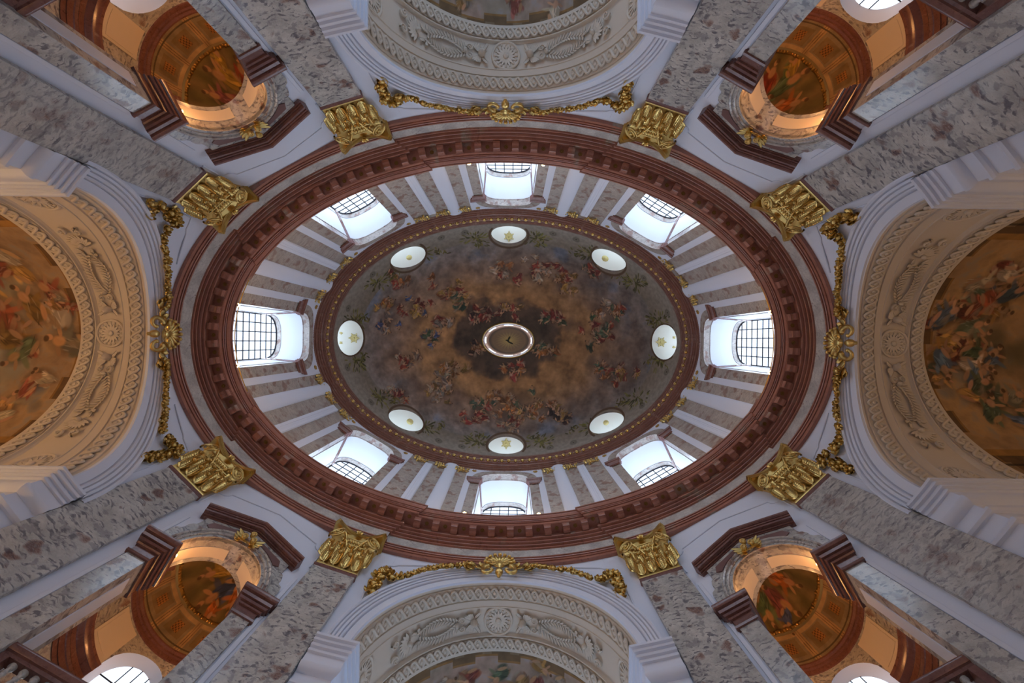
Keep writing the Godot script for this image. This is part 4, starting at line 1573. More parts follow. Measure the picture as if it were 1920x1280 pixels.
func build_drum() -> void:
	var w := top("wall_drum", "drum wall of streaked grey marble with brown patches above the red cornice", "wall", "", "structure")
	var y1 := 30.05
	var mb := MB.new()
	for i in 8:
		var a := wall_th(DRUM_TH[i], WIN_W)
		var b := wall_th(DRUM_TH[(i + 1) % 8] + (360.0 if i == 7 else 0.0), -WIN_W)
		var pts := PackedVector3Array()
		for j in 17:
			var p := ell(lerpf(a, b, j / 16.0), WALL)
			pts.append(Vector3(p.x, 19.5, p.y))
			pts.append(Vector3(p.x, y1, p.y))
		mb.grid(pts, 17, 2)
		var cs := []
		for j in 25:
			cs.append(-WIN_W * basket(cos(PI * j / 24.0)))
		curtain(mb, DRUM_TH[i], cs, drum_hole, y1, 0.0)
		curtain(mb, DRUM_TH[i], cs, func(_c): return 19.5, 20.3, 0.0)
	part("marble_face", mb.mesh(), mats.marble_drum, w)
	# the plinth that carries the columns
	mb = MB.new()
	mb.sweep(oval_path(WALL, 0.0, JOG, 96), true, PackedVector2Array([Vector2(0.55, 19.55), Vector2(0.55, 20.45), Vector2(0.6, 20.5), Vector2(0.6, 20.58), Vector2(-0.1, 20.6)]))
	part("plinth", mb.mesh(), mats.red_drum, w)
	for i in 8:
		build_drum_window(i)
	# columns beside the axial windows, folded pilasters beside the diagonal ones
	var col := column_mesh()
	var fold := MB.new()
	for sg in [-1.0, 1.0]:
		fold.quad(Vector3(0, 20.6, 0.16), Vector3(0, 29.0, 0.16), Vector3(sg * 0.3, 29.0, 0.10), Vector3(sg * 0.3, 20.6, 0.10))
		fold.quad(Vector3(sg * 0.3, 20.6, 0.10), Vector3(sg * 0.3, 29.0, 0.10), Vector3(sg * 0.3, 29.0, -0.05), Vector3(sg * 0.3, 20.6, -0.05))
		fold.box(Vector3(sg * 0.17, 24.8, 0.145), Vector3(0.2, 8.4, 0.05), 0.015)
	fold.box(Vector3(0, 20.75, 0.1), Vector3(0.78, 0.3, 0.3), 0.03)
	var foldm := fold.mesh()
	for k in 4:
		for sg in [-1.0, 1.0]:
			var th: float = k * 90.0 + sg * (22.6 if k % 2 == 0 else 15.8)
			var c := top("drum_column", "plain white column of the drum between windows over the %s and %s" % [ARM_SHORT[k], chapel_by(k, sg)], "column", "white columns of the drum", "", frame(ell(th, WALL), ell_n(th, WALL), 0))
			part("shaft", col[0], mats.white, c)
			part("base", col[1], mats.white, c)
			part("plinth_block", col[2], mats.red_drum, c)
			th = k * 90.0 + sg * (31.4 if k % 2 == 0 else 22.3)
			var pl := top("drum_pilaster", "white folded drum pilaster between windows over the %s and %s" % [chapel_by(k, sg), ARM_SHORT[k]], "pilaster", "folded pilasters of the drum", "", frame(ell(th, WALL), ell_n(th, WALL), 0))
			part("shaft", foldm, mats.white, pl)
	# gilt swags between the heads of columns and pilasters
	for k in 4:
		for sg in [-1.0, 1.0]:
			for j in 3:
				var a: float = ([18.7, 26.6, 35.0] if k % 2 == 0 else [12.9, 19.0, 25.6])[j]
				var th: float = k * 90.0 + sg * a
				var beside: String = ["before the column", "between column and folded pilaster", "past the folded pilaster"][j]
				var sgn := top("gilt_swag", "gilt swag %s, from %s window to %s window" % [beside, ARM_SHORT[k], chapel_by(k, sg)], "ornament", "gilt swags round the drum", "", frame(ell(th, WALL), ell_n(th, WALL), 29.42))
				part("foliage", swag_mesh(), mats.gold, sgn)
	# the brass rail on the plinth
	var rail := top("brass_rail", "thin brass handrail on the drum plinth behind the columns", "rail")
	for d in [[0.45, 20.95], [0.45, 20.72]]:
		mb = MB.new()
		mb.sweep(oval_path(WALL + d[0], 0.0, JOG, 96), true, PackedVector2Array([Vector2(0.03, d[1]), Vector2(0, d[1] + 0.03), Vector2(-0.03, d[1]), Vector2(0, d[1] - 0.03)]), false, true)
		part("bar", mb.mesh(), mats.brass, rail)


var swag_cache: ArrayMesh


func swag_mesh() -> ArrayMesh:
	if swag_cache:
		return swag_cache
	var mb := MB.new()
	var rng := RandomNumberGenerator.new()
	rng.seed = 9
	for i in 34:
		var x := rng.randf_range(-0.55, 0.55)
		var y := rng.randf_range(-0.34, 0.4) - 0.25 * (1.0 - x * x / 0.3)
		var a := rng.randf_range(-1.6, 1.6)
		var b := Basis(Vector3(0, 0, 1), a) * Basis(Vector3(1, 0, 0), rng.randf_range(-0.2, 0.5))
		mb.leaf(Transform3D(b, Vector3(x, y * 0.9, rng.randf_range(0.02, 0.12))), rng.randf_range(0.16, 0.28), rng.randf_range(0.05, 0.09), 0.08, 2.0, 5)
	for i in 16:
		mb.ball(Vector3(rng.randf_range(-0.5, 0.5), rng.randf_range(-0.4, 0.4), rng.randf_range(0.08, 0.2)), Vector3.ONE * rng.randf_range(0.04, 0.075), 5, 7)
	swag_cache = mb.mesh()
	return swag_cache


func column_mesh() -> Array:
	var sh := MB.new()
	sh.lathe(PackedVector2Array([Vector2(0.46, 21.0), Vector2(0.455, 24.0), Vector2(0.43, 27.0), Vector2(0.40, 28.9), Vector2(0.43, 28.95), Vector2(0.44, 29.02), Vector2(0.40, 29.06), Vector2(0.44, 29.7), Vector2(0.5, 29.9), Vector2(0.5, 30.0)]), 32, 1.08, 0.5)
	sh.xform(Transform3D(Basis(), Vector3(0, 0, 0.0)))
	var ba := MB.new()
	ba.lathe(PackedVector2Array([Vector2(0.6, 20.72), Vector2(0.62, 20.78), Vector2(0.6, 20.86), Vector2(0.5, 20.9), Vector2(0.53, 20.97), Vector2(0.47, 21.02)]), 28)
	ba.box(Vector3(0, 20.66, 0), Vector3(1.2, 0.12, 1.2), 0.02)
	ba.xform(Transform3D(Basis(), Vector3(0, 0, 0.12)))
	var bl := MB.new()
	bl.box(Vector3(0, 20.1, 0.2), Vector3(1.3, 1.0, 1.25), 0.02)
	return [sh.mesh(), ba.mesh(), bl.mesh()]


func build_drum_window(i: int) -> void:
	var th: float = DRUM_TH[i]
	var f := frame(ell(th, WALL), ell_n(th, WALL), 0)
	var where: String = ["over the dim brown vault", "over the green-robe chapel", "over the grey vault by green-robe and yellow-robe chapels", "over the yellow-robe chapel", "over the honey-lit vault", "over the blue-robe chapel", "over the grey vault by blue-robe and pink-robe chapels", "over the pink-robe chapel"][i]
	var w := top("window_%d" % (i + 1), "arched drum window with leaded grid " + where, "window", "", "structure")
	var mb := MB.new()
	var fin := f.affine_inverse()
	# reveal: from the wall's edge to the glass
	var edge := [Vector2(-WIN_W, 20.3)]
	for j in 33:
		var a := PI * j / 32
		edge.append(Vector2(-WIN_W * basket(cos(a)), WIN_SPRING + WIN_RY * basket(sin(a))))
	edge.append(Vector2(WIN_W, 20.3))
	# bands: marble, white, marble, as one goes out
	var at := func(q: Vector2, t: float) -> Vector3:
		var a := fin * drum_pt(th, q.x, q.y)
		return a.lerp(Vector3(q.x * 0.9, q.y, WIN_BACK), t)
	for band in [[0.0, 0.16, "marble_drum"], [0.16, 0.84, "white"], [0.84, 1.0, "marble_drum"]]:
		mb = MB.new()
		var pts := PackedVector3Array()
		for q in edge:
			if band[2] != "white" or true:
				pts.append(at.call(q, band[0]))
				pts.append(at.call(q, band[1]))
		mb.grid(pts, edge.size(), 2)
		mb.xform(f)
		part("reveal_band", mb.mesh(), mats[band[2]], w)
	mb = MB.new()
	mb.quad(at.call(edge[0], 0), at.call(edge[0], 1), at.call(edge[-1], 1), at.call(edge[-1], 0))
	mb.xform(f)
	part("sill", mb.mesh(), mats.white, w)
	for band in [[0.155, 0.175], [0.835, 0.855]]:
		mb = MB.new()
		var p3 := PackedVector3Array()
		for q in edge:
			for e in [[band[0], 1.0], [band[0], 0.985], [band[1], 0.985], [band[1], 1.0]]:
				p3.append(at.call(Vector2(q.x * e[1], WIN_SPRING + (q.y - WIN_SPRING) * (e[1] if q.y > WIN_SPRING else 1.0)), e[0]))
		mb.grid(p3, edge.size(), 4)
		mb.xform(f)
		part("reveal_fillet", mb.mesh(), mats.marble_drum, w)
	# glass and bars
	mb = MB.new()
	var gx := WIN_W * 0.9
	var poly := PackedVector2Array()
	for q in edge:
		poly.append(Vector2(q.x * 0.9, q.y))
	var tris := Geometry2D.triangulate_polygon(poly)
	for k in range(0, tris.size(), 3):
		mb.tri(Vector3(poly[tris[k]].x, poly[tris[k]].y, WIN_BACK + 0.03), Vector3(poly[tris[k + 1]].x, poly[tris[k + 1]].y, WIN_BACK + 0.03), Vector3(poly[tris[k + 2]].x, poly[tris[k + 2]].y, WIN_BACK + 0.03))
	mb.xform(f)
	part("pane", mb.mesh(), mats.glass, w)
	for j in range(1, 5):
		var x := -gx + 2.0 * gx * j / 5.0
		var yt := WIN_SPRING + WIN_RY * pow(1.0 - pow(absf(x) / gx, 2.6), 1.0 / 2.6)
		mb = MB.new()
		mb.box(Vector3(x, (20.3 + yt) * 0.5, WIN_BACK + 0.06), Vector3(0.065, yt - 20.3, 0.05), 0.01)
		mb.xform(f)
		part("muntin", mb.mesh(), mats.iron, w)
	for j in 14:
		var y := 20.9 + 0.6 * j
		if y > WIN_SPRING + WIN_RY - 0.15:
			break
		var x := gx if y < WIN_SPRING else gx * pow(1.0 - pow((y - WIN_SPRING) / WIN_RY, 2.6), 1.0 / 2.6)
		mb = MB.new()
		var thick := 0.13 if absf(y - WIN_SPRING) < 0.29 else 0.065
		mb.box(Vector3(0, y, WIN_BACK + 0.06), Vector3(2 * x, thick, 0.05), 0.01)
		mb.xform(f)
		part("muntin", mb.mesh(), mats.iron, w)
	mb = MB.new()
	var rim := PackedVector3Array()
	var rad := PackedFloat32Array()
	for q in edge:
		rim.append(Vector3(q.x * 0.89, WIN_SPRING + (q.y - WIN_SPRING) * (0.99 if q.y > WIN_SPRING else 1.0), WIN_BACK + 0.06))
		rad.append(0.05)
	mb.tube(rim, rad, 6)
	mb.xform(f)
	part("window_frame", mb.mesh(), mats.iron, w)
	# marble archivolt on the wall face
	mb = MB.new()
	for e in [[[1.8, 1.55, 0.0], [1.8, 1.55, 0.07]], [[1.8, 1.55, 0.07], [2.42, 2.08, 0.07]], [[2.42, 2.08, 0.07], [2.42, 2.08, 0.0]]]:
		var pts := PackedVector3Array()
		for j in 33:
			var a := PI * j / 32
			for q in e:
				pts.append(drum_pt(th, -q[0] * basket(cos(a)), minf(WIN_SPRING + q[1] * basket(sin(a)), 29.99), q[2]))
		mb.grid(pts, 33, 2)
	part("archivolt", mb.mesh(), mats.marble_drum, w)
	# white strips that widen into spandrels
	for sg in [-1.0, 1.0]:
		var out := 2.86
		mb = MB.new()
		var cs := span(0.02, 2.44, 14)
		var cs2 := []
		for c in cs:
			cs2.append(c * sg)
		curtain(mb, th, cs2, func(c): return minf(29.98, WIN_SPRING + 2.08 * pow(maxf(0.0, 1.0 - pow(absf(c) / 2.44, 2.6)), 1.0 / 2.6)), 30.0, 0.05, 0.06)
		curtain(mb, th, [2.44 * sg, 2.65 * sg, out * sg], func(_c): return 20.6, 30.0, 0.05, 0.06)
		part("white_strip", mb.mesh(), mats.white, w)
		# red impost block and the moulding that runs back along the reveal
		mb = MB.new()
		var path := PackedVector2Array()
		for q in [Vector2(2.5, -0.02), Vector2(2.5, 0.06), Vector2(2.15, 0.06), Vector2(1.8, 0.06), Vector2(1.8, -0.16)]:
			var z := (fin * drum_pt(th, q.x * sg, 0)).z
			path.append(Vector2(q.x * sg, z + q.y))
		if sg > 0:
			path.reverse()
		var prof := PackedVector2Array([Vector2(-0.02, 27.15), Vector2(0.03, 27.15), Vector2(0.04, 27.22), Vector2(0.02, 27.25), Vector2(0.02, 27.34), Vector2(0.06, 27.38), Vector2(0.10, 27.46), Vector2(0.16, 27.5), Vector2(0.17, 27.66), Vector2(0.22, 27.72), Vector2(0.22, 27.78), Vector2(-0.02, 27.8)])
		mb.sweep(path, false, prof, true)
		mb.xform(f)
		part("impost", mb.mesh(), mats.brown, w)
		mb = MB.new()
		var strip := PackedVector2Array([Vector2(1.8 * sg, path[0 if sg > 0 else -1].y), Vector2(1.8 * sg * 0.9, WIN_BACK + 0.1)])
		if sg > 0:
			strip.reverse()
		mb.sweep(strip, false, PackedVector2Array([Vector2(-0.02, 27.48), Vector2(0.04, 27.5), Vector2(0.06, 27.62), Vector2(0.09, 27.72), Vector2(0.09, 27.78), Vector2(-0.02, 27.8)]), true)
		mb.xform(f)
		part("reveal_moulding", mb.mesh(), mats.brown, w)
		# gilt stud in the spandrel
		mb = MB.new()
		mb.ball(Vector3.ZERO, Vector3(0.15, 0.15, 0.06), 6, 12)
		for j in 6:
			var a := TAU * j / 6
			mb.ball(Vector3(cos(a) * 0.13, sin(a) * 0.13, 0.02), Vector3(0.05, 0.05, 0.05), 5, 6)
		part("gilt_rosette", mb.mesh(), mats.gold_dark, w, frame(ell(wall_th(th, 2.35 * sg), WALL), ell_n(wall_th(th, 2.35 * sg), WALL), 29.55).translated_local(Vector3(0, 0, 0.07)))


# ------------------------------------------------------------------ dome
func build_dome() -> void:
	var e := top("trim_2", "brown-red oval cornice with a row of gilt studs at the foot of the painted dome", "cornice", "", "structure")
	var path := oval_path(WALL, 0.0, JOG, 110)
	var mb := MB.new()
	mb.sweep(path, true, PackedVector2Array([Vector2(-0.1, 29.97), Vector2(0.05, 29.97), Vector2(0.05, 30.25), Vector2(0.01, 30.26), Vector2(0.01, 30.31), Vector2(0.09, 30.32), Vector2(0.09, 30.6), Vector2(0.04, 30.61), Vector2(0.04, 30.66), Vector2(0.13, 30.67), Vector2(0.13, 30.86), Vector2(0.08, 30.87), Vector2(0.08, 30.91), Vector2(0.2, 30.93), Vector2(0.22, 31.0), Vector2(0.22, 31.08), Vector2(0.04, 31.12)]))
	part("architrave", mb.mesh(), mats.red_drum, e)
	mb = MB.new()
	mb.sweep(path, true, PackedVector2Array([Vector2(0.04, 31.1), Vector2(0.04, 31.34), Vector2(0.13, 31.36), Vector2(0.15, 31.42), Vector2(0.24, 31.45), Vector2(0.26, 31.52), Vector2(0.38, 31.66), Vector2(0.4, 31.70), Vector2(0.4, 31.90), Vector2(0.36, 31.91), Vector2(0.36, 31.96), Vector2(0.43, 31.98), Vector2(0.43, 32.1), Vector2(0.39, 32.11), Vector2(0.39, 32.17), Vector2(0.46, 32.2), Vector2(0.47, 32.5), Vector2(-0.4, 32.56)]))
	part("cornice", mb.mesh(), mats.red_drum, e)
	mb = MB.new()
	mb.ball(Vector3.ZERO, Vector3(0.12, 0.11, 0.1), 6, 10)
	mb.lathe(PackedVector2Array([Vector2(0.15, 0.03), Vector2(0.16, 0.0), Vector2(0.13, -0.03), Vector2(0.1, 0.02)]), 10)
	var stud := mb.mesh()
	for s in stations(WALL, 140):
		part("gilt_stud", stud, mats.gold, e, frame(s[1] + s[2] * 0.34, s[2], 31.58))
	mb = MB.new()
	mb.box(Vector3.ZERO, Vector3(0.12, 0.06, 0.1), 0.02)
	var dart := mb.mesh()
	for s in stations(WALL, 140, 0.0):
		part("gilt_dart", dart, mats.gold_dark, e, frame(s[1] + s[2] * 0.33, s[2], 31.58))
	# the shell, pierced by eight round lights
	var d := top("ceiling", "painted oval dome with brown clouds and many small figures round the lantern", "dome", "", "structure")
	var top_ph := acos(0.189)
	var ph1 := deg_to_rad(26.0)
	var phc := deg_to_rad(13.0)
	var rph := 1.58 / DOME_R
	mb = MB.new()
	var K := 10
	var ths := PackedFloat32Array()
	var half := []
	for i in 8:
		var a := deg_to_rad(OVAL_TH[i])
		var sp := sqrt(pow(DOME_A * sin(a), 2) + pow(DOME_B * cos(a), 2)) * cos(phc)
		half.append(1.58 / sp)
	var add := func(th: float, ph: float, pts: PackedVector3Array, uvs: PackedVector2Array) -> void:
		pts.append(dome_pt(th, ph))
		uvs.append(dome_uv(th, ph))
	for i in 8:
		var a := deg_to_rad(OVAL_TH[i])
		var wd: float = half[i] * 1.35
		var nx := deg_to_rad(OVAL_TH[(i + 1) % 8]) + (TAU if i == 7 else 0.0)
		var w2: float = half[(i + 1) % 8] * 1.35
		for j in K:
			ths.append(a - wd + 2.0 * wd * j / K)
		for j in K:
			ths.append(lerpf(a + wd, nx - w2, float(j) / K))
		# square patch with the round hole
		var rim := []
		for j in K:
			rim.append(Vector2(-1 + 2.0 * j / K, -1))
		for j in K:
			rim.append(Vector2(1, -1 + 2.0 * j / K))
		for j in K:
			rim.append(Vector2(1 - 2.0 * j / K, 1))
		for j in K:
			rim.append(Vector2(-1, 1 - 2.0 * j / K))
		rim.append(rim[0])
		var pts := PackedVector3Array()
		var uvs := PackedVector2Array()
		for q in rim:
			var outer := Vector2(q.x * wd, q.y * phc)
			var un := Vector2(outer.x / half[i], outer.y / rph).normalized()
			var inner := Vector2(un.x * half[i], un.y * rph)
			for j in 4:
				var p := inner.lerp(outer, j / 3.0)
				add.call(a + p.x, phc + p.y, pts, uvs)
				pts[-1] = dome_pt(a + p.x, phc + p.y)
				uvs[-1] = dome_uv(a + p.x, phc + p.y)
		mb.grid(pts, rim.size(), 4, false, false, uvs)
		# plain field up to the next light
		pts = PackedVector3Array()
		uvs = PackedVector2Array()
		for j in K + 1:
			var th := lerpf(a + wd, nx - w2, float(j) / K)
			for m in K + 1:
				pts.append(dome_pt(th, ph1 * m / K))
				uvs.append(dome_uv(th, ph1 * m / K))
		mb.grid(pts, K + 1, K + 1, false, false, uvs)
	ths.append(ths[0] + TAU)
	var pts2 := PackedVector3Array()
	var uvs2 := PackedVector2Array()
	var rows := 26
	for j in ths.size():
		for m in rows + 1:
			var ph := lerpf(ph1, top_ph, float(m) / rows)
			pts2.append(dome_pt(ths[j], ph))
			uvs2.append(dome_uv(ths[j], ph))
	mb.grid(pts2, ths.size(), rows + 1, false, false, uvs2)
	var fm := plain("dome_fresco", Color.WHITE, 0.85)
	fm.albedo_texture = paint_dome()
	fm.texture_repeat = false
	part("painted_shell", mb.mesh(), fm, d)
	for i in 8:
		build_oval(i, half[i], phc, rph)
	build_lantern(top_ph)


func build_oval(i: int, half: float, phc: float, rph: float) -> void:
	var a := deg_to_rad(OVAL_TH[i])
	var where: String = ["over the dim brown vault", "with a green-gilt boss over the green-robe chapel", "over the grey vault by green-robe and yellow-robe chapels", "with a green-gilt boss over the yellow-robe chapel", "over the honey-lit vault", "with a green-gilt boss over the blue-robe chapel", "over the grey vault by blue-robe and pink-robe chapels", "with a green-gilt boss over the pink-robe chapel"][i]
	var w := top("window_%d" % (30 + i), "round white dome light " + where, "window", "", "structure")
	var p := dome_pt(a, phc)
	var o := Vector2(cos(a) / DOME_A, sin(a) / DOME_B).normalized()
	var f := frame(Vector2(p.x, p.z), -o, p.y)
	var mb := MB.new()
	var pts := PackedVector3Array()
	var K := 10
	var rim := []
	for s in 4:
		for j in K:
			var e := -1.0 + 2.0 * j / K
			var q: Vector2 = [Vector2(e, -1), Vector2(1, e), Vector2(-e, 1), Vector2(-1, -e)][s]
			rim.append(Vector2(q.x * half * 1.35 / half, q.y * phc / rph).normalized())
	rim.append(rim[0])
	var sgx := 1.0
	for q in rim:
		var inn := dome_pt(a + q.x * half, phc + q.y * rph)
		var loc := f.affine_inverse() * inn
		pts.append(inn)
		for t in [0.3, 0.65, 1.0]:
			var tgt := Vector3(loc.x * 1.0, loc.y, -2.6)
			pts.append(f * Vector3(lerpf(loc.x, tgt.x, t), lerpf(loc.y, loc.y * 0.96, t), lerpf(loc.z, tgt.z, t)))
	mb.grid(pts, rim.size(), 4)
	part("shaft", mb.mesh(), mats.shaft_white, w)
	mb = MB.new()
	for j in rim.size() - 1:
		mb.tri(f * Vector3(0, 0, -2.58), pts[j * 4 + 3], pts[j * 4 + 7])
	part("pane", mb.mesh(), mats.glass, w)
	# lower lunette wall at the outer end
	mb = MB.new()
	for x in [-0.5, 0.0, 0.5]:
		mb.box(Vector3(x, 0, -2.54), Vector3(0.05, 3.0, 0.05), 0.01)
	for y in [-0.6, 0.0, 0.6]:
		mb.box(Vector3(0, y, -2.54), Vector3(3.0, 0.05, 0.05), 0.01)
	mb.xform(f)
	part("muntin", mb.mesh(), mats.iron, w)
	# stucco ornament on the vault of the shaft
	mb = MB.new()
	var diag := i % 2 == 1
	var c := Vector3(0, 1.47, -0.15)
	if diag:
		c = Vector3(0.2, 1.47, -0.35)
		mb.lathe(PackedVector2Array([Vector2(0, -0.12), Vector2(0.16, -0.1), Vector2(0.3, -0.02), Vector2(0.34, 0.06)]), 9, 1.15, 0.9)
	else:
		for j in 12:
			var b := TAU * j / 12
			mb.leaf(Transform3D(Basis(Vector3(-sin(b), 0, cos(b)), Vector3(cos(b), 0, sin(b)), Vector3(0, -1, 0)), Vector3(cos(b) * 0.1, -0.02, sin(b) * 0.1)), 0.3 + 0.16 * (j % 2), 0.08, 0.04, 2.0, 5)
		mb.ball(Vector3.ZERO, Vector3(0.12, 0.08, 0.12), 6, 10)
		for sg in [-1.0, 1.0]:
			for sh in [-1.0, 1.0]:
				mb.leaf(Transform3D(Basis(Vector3(0, 0, sh), Vector3(sg, 0, 0), Vector3(0, -1, 0)), Vector3(sg * 0.45, 0.0, sh * 0.35)), 0.28, 0.08, 0.03, 2.0, 5)
	mb.xform(f.translated_local(c))
	part("stucco_boss", mb.mesh(), mats.gilt_stucco, w)
	if not diag:
		for sg in [-1.0, 1.0]:
			mb = MB.new()
			mb.ball(Vector3.ZERO, Vector3(0.12, 0.05, 0.12), 6, 9)
			for j in 5:
				var b := TAU * j / 5
				mb.ball(Vector3(cos(b) * 0.12, 0, sin(b) * 0.12), Vector3(0.07, 0.04, 0.07), 5, 7)
			mb.xform(f.translated_local(Vector3(sg * 0.5, 1.40, -1.35)))
			part("stucco_flower", mb.mesh(), mats.gilt_stucco, w)


func build_lantern(ph: float) -> void:
	var y0 := DOME_Y + DOME_R * sin(ph)
	var a := DOME_A * cos(ph)
	var b := DOME_B * cos(ph)
	var w := top("wall_lantern", "small oval lantern of pink speckled marble with bright windows at the crown of the dome", "lantern", "", "structure")
	var ov := func(t: float, k: float) -> Vector2: return Vector2((a + k) * cos(t), (b + k) * sin(t))
	var path := PackedVector2Array()
	for i in 64:
		path.append(ov.call(TAU * i / 64, 0.0))
	var mb := MB.new()
	mb.sweep(path, true, PackedVector2Array([Vector2(-0.12, y0 - 0.12), Vector2(-0.06, y0 - 0.16), Vector2(0.0, y0 - 0.12), Vector2(0.02, y0 - 0.04), Vector2(0.0, y0)]))
	part("gilt_ring", mb.mesh(), mats.gold, w)
	mb = MB.new()
	mb.sweep(path, true, PackedVector2Array([Vector2(0.0, y0 - 0.02), Vector2(0.08, y0 + 0.1), Vector2(0.1, y0 + 0.5), Vector2(0.1, y0 + 1.0)]))
	part("base_ring", mb.mesh(), mats.brown, w)
	# piers between the eight windows
	var s0 := y0 + 1.0
	var s1 := y0 + 3.6
	var yt := 52.0
	mb = MB.new()
	for i in 8:
		var c := TAU * i / 8
		var pts := PackedVector3Array()
		for j in 7:
			var q: Vector2 = ov.call(c + lerpf(0.2, TAU / 8 - 0.2, j / 6.0), -0.1)
			pts.append(Vector3(q.x, s0, q.y))
			pts.append(Vector3(q.x, s1, q.y))
		mb.grid(pts, 7, 2)
		for e in [0.2, -0.2]:
			var q: Vector2 = ov.call(c + e, -0.1)
			var q2: Vector2 = ov.call(c + e, 0.3)
			mb.quad(Vector3(q.x, s0, q.y), Vector3(q.x, s1, q.y), Vector3(q2.x, s1, q2.y), Vector3(q2.x, s0, q2.y))
	var p2 := PackedVector3Array()
	for i in 65:
		var q: Vector2 = ov.call(TAU * i / 64, -0.1)
		p2.append(Vector3(q.x, s1, q.y))
		p2.append(Vector3(q.x, yt, q.y))
	mb.grid(p2, 65, 2)
	part("marble_drum", mb.mesh(), mats.marble_pink, w)
	mb = MB.new()
	for i in 8:
		var pts := PackedVector3Array()
		for j in 5:
			var q: Vector2 = ov.call(TAU * i / 8 + lerpf(-0.2, 0.2, j / 4.0), 0.28)
			pts.append(Vector3(q.x, s0, q.y))
			pts.append(Vector3(q.x, s1, q.y))
		var m2 := MB.new()
		m2.grid(pts, 5, 2)
		part("lantern_window", m2.mesh(), mats.glass, w)
	# the little ceiling with its dove
	var cl := top("ceiling_lantern", "oval lantern ceiling painted with golden rays and a dark dove", "ceiling", "", "structure")
	var pts3 := PackedVector3Array()
	var uvs := PackedVector2Array()
	for i in 7:
		for j in 65:
			var r := i / 6.0
			var t := TAU * j / 64
			pts3.append(Vector3((a + 0.1) * r * cos(t), yt + 0.9 * (1.0 - r * r), (b + 0.1) * r * sin(t)))
			uvs.append(Vector2(0.5 + 0.49 * r * cos(t), 0.5 - 0.49 * r * sin(t)))
	mb = MB.new()
	mb.grid(pts3, 7, 65, false, false, uvs)
	var n := 192
	var cv := Canvas.new(n, n, 3)
	for y in n:
		for x in n:
			var u := (x + 0.5) / n * 2 - 1
			var v := (y + 0.5) / n * 2 - 1
			var r := sqrt(u * u + v * v)
			var ray := 0.5 + 0.5 * sin(atan2(v, u) * 22.0)
			var c := Color(0.86, 0.78, 0.50).lerp(Color(0.60, 0.52, 0.42), clampf(r * 1.6 - 0.1 + ray * 0.3 * clampf(r * 4, 0, 1), 0, 1)).lerp(Color(0.30, 0.28, 0.30), clampf((r - 0.75) * 4, 0, 1))
			var k := (y * n + x) * 3
			cv.d[k] = int(c.r * 255)
			cv.d[k + 1] = int(c.g * 255)
			cv.d[k + 2] = int(c.b * 255)
	var dk := Color(0.20, 0.21, 0.16)
	cv.dab(n * 0.47, n * 0.50, 9, 6, 0.7, dk)
	cv.dab(n * 0.50, n * 0.42, 15, 5, -1.25, dk)
	cv.dab(n * 0.53, n * 0.57, 17, 5, 0.6, dk)
	cv.dab(n * 0.435, n * 0.485, 4, 4, 0, dk)
	var m := plain("lantern_fresco", Color.WHITE, 0.8)
	m.albedo_texture = cv.texture()
	m.texture_repeat = false
	part("painted_ceiling", mb.mesh(), m, cl)


# ------------------------------------------------------------------ stucco of the vault soffits
var relief_flat: MB
var rosette_mesh: ArrayMesh
var boss_mesh: ArrayMesh


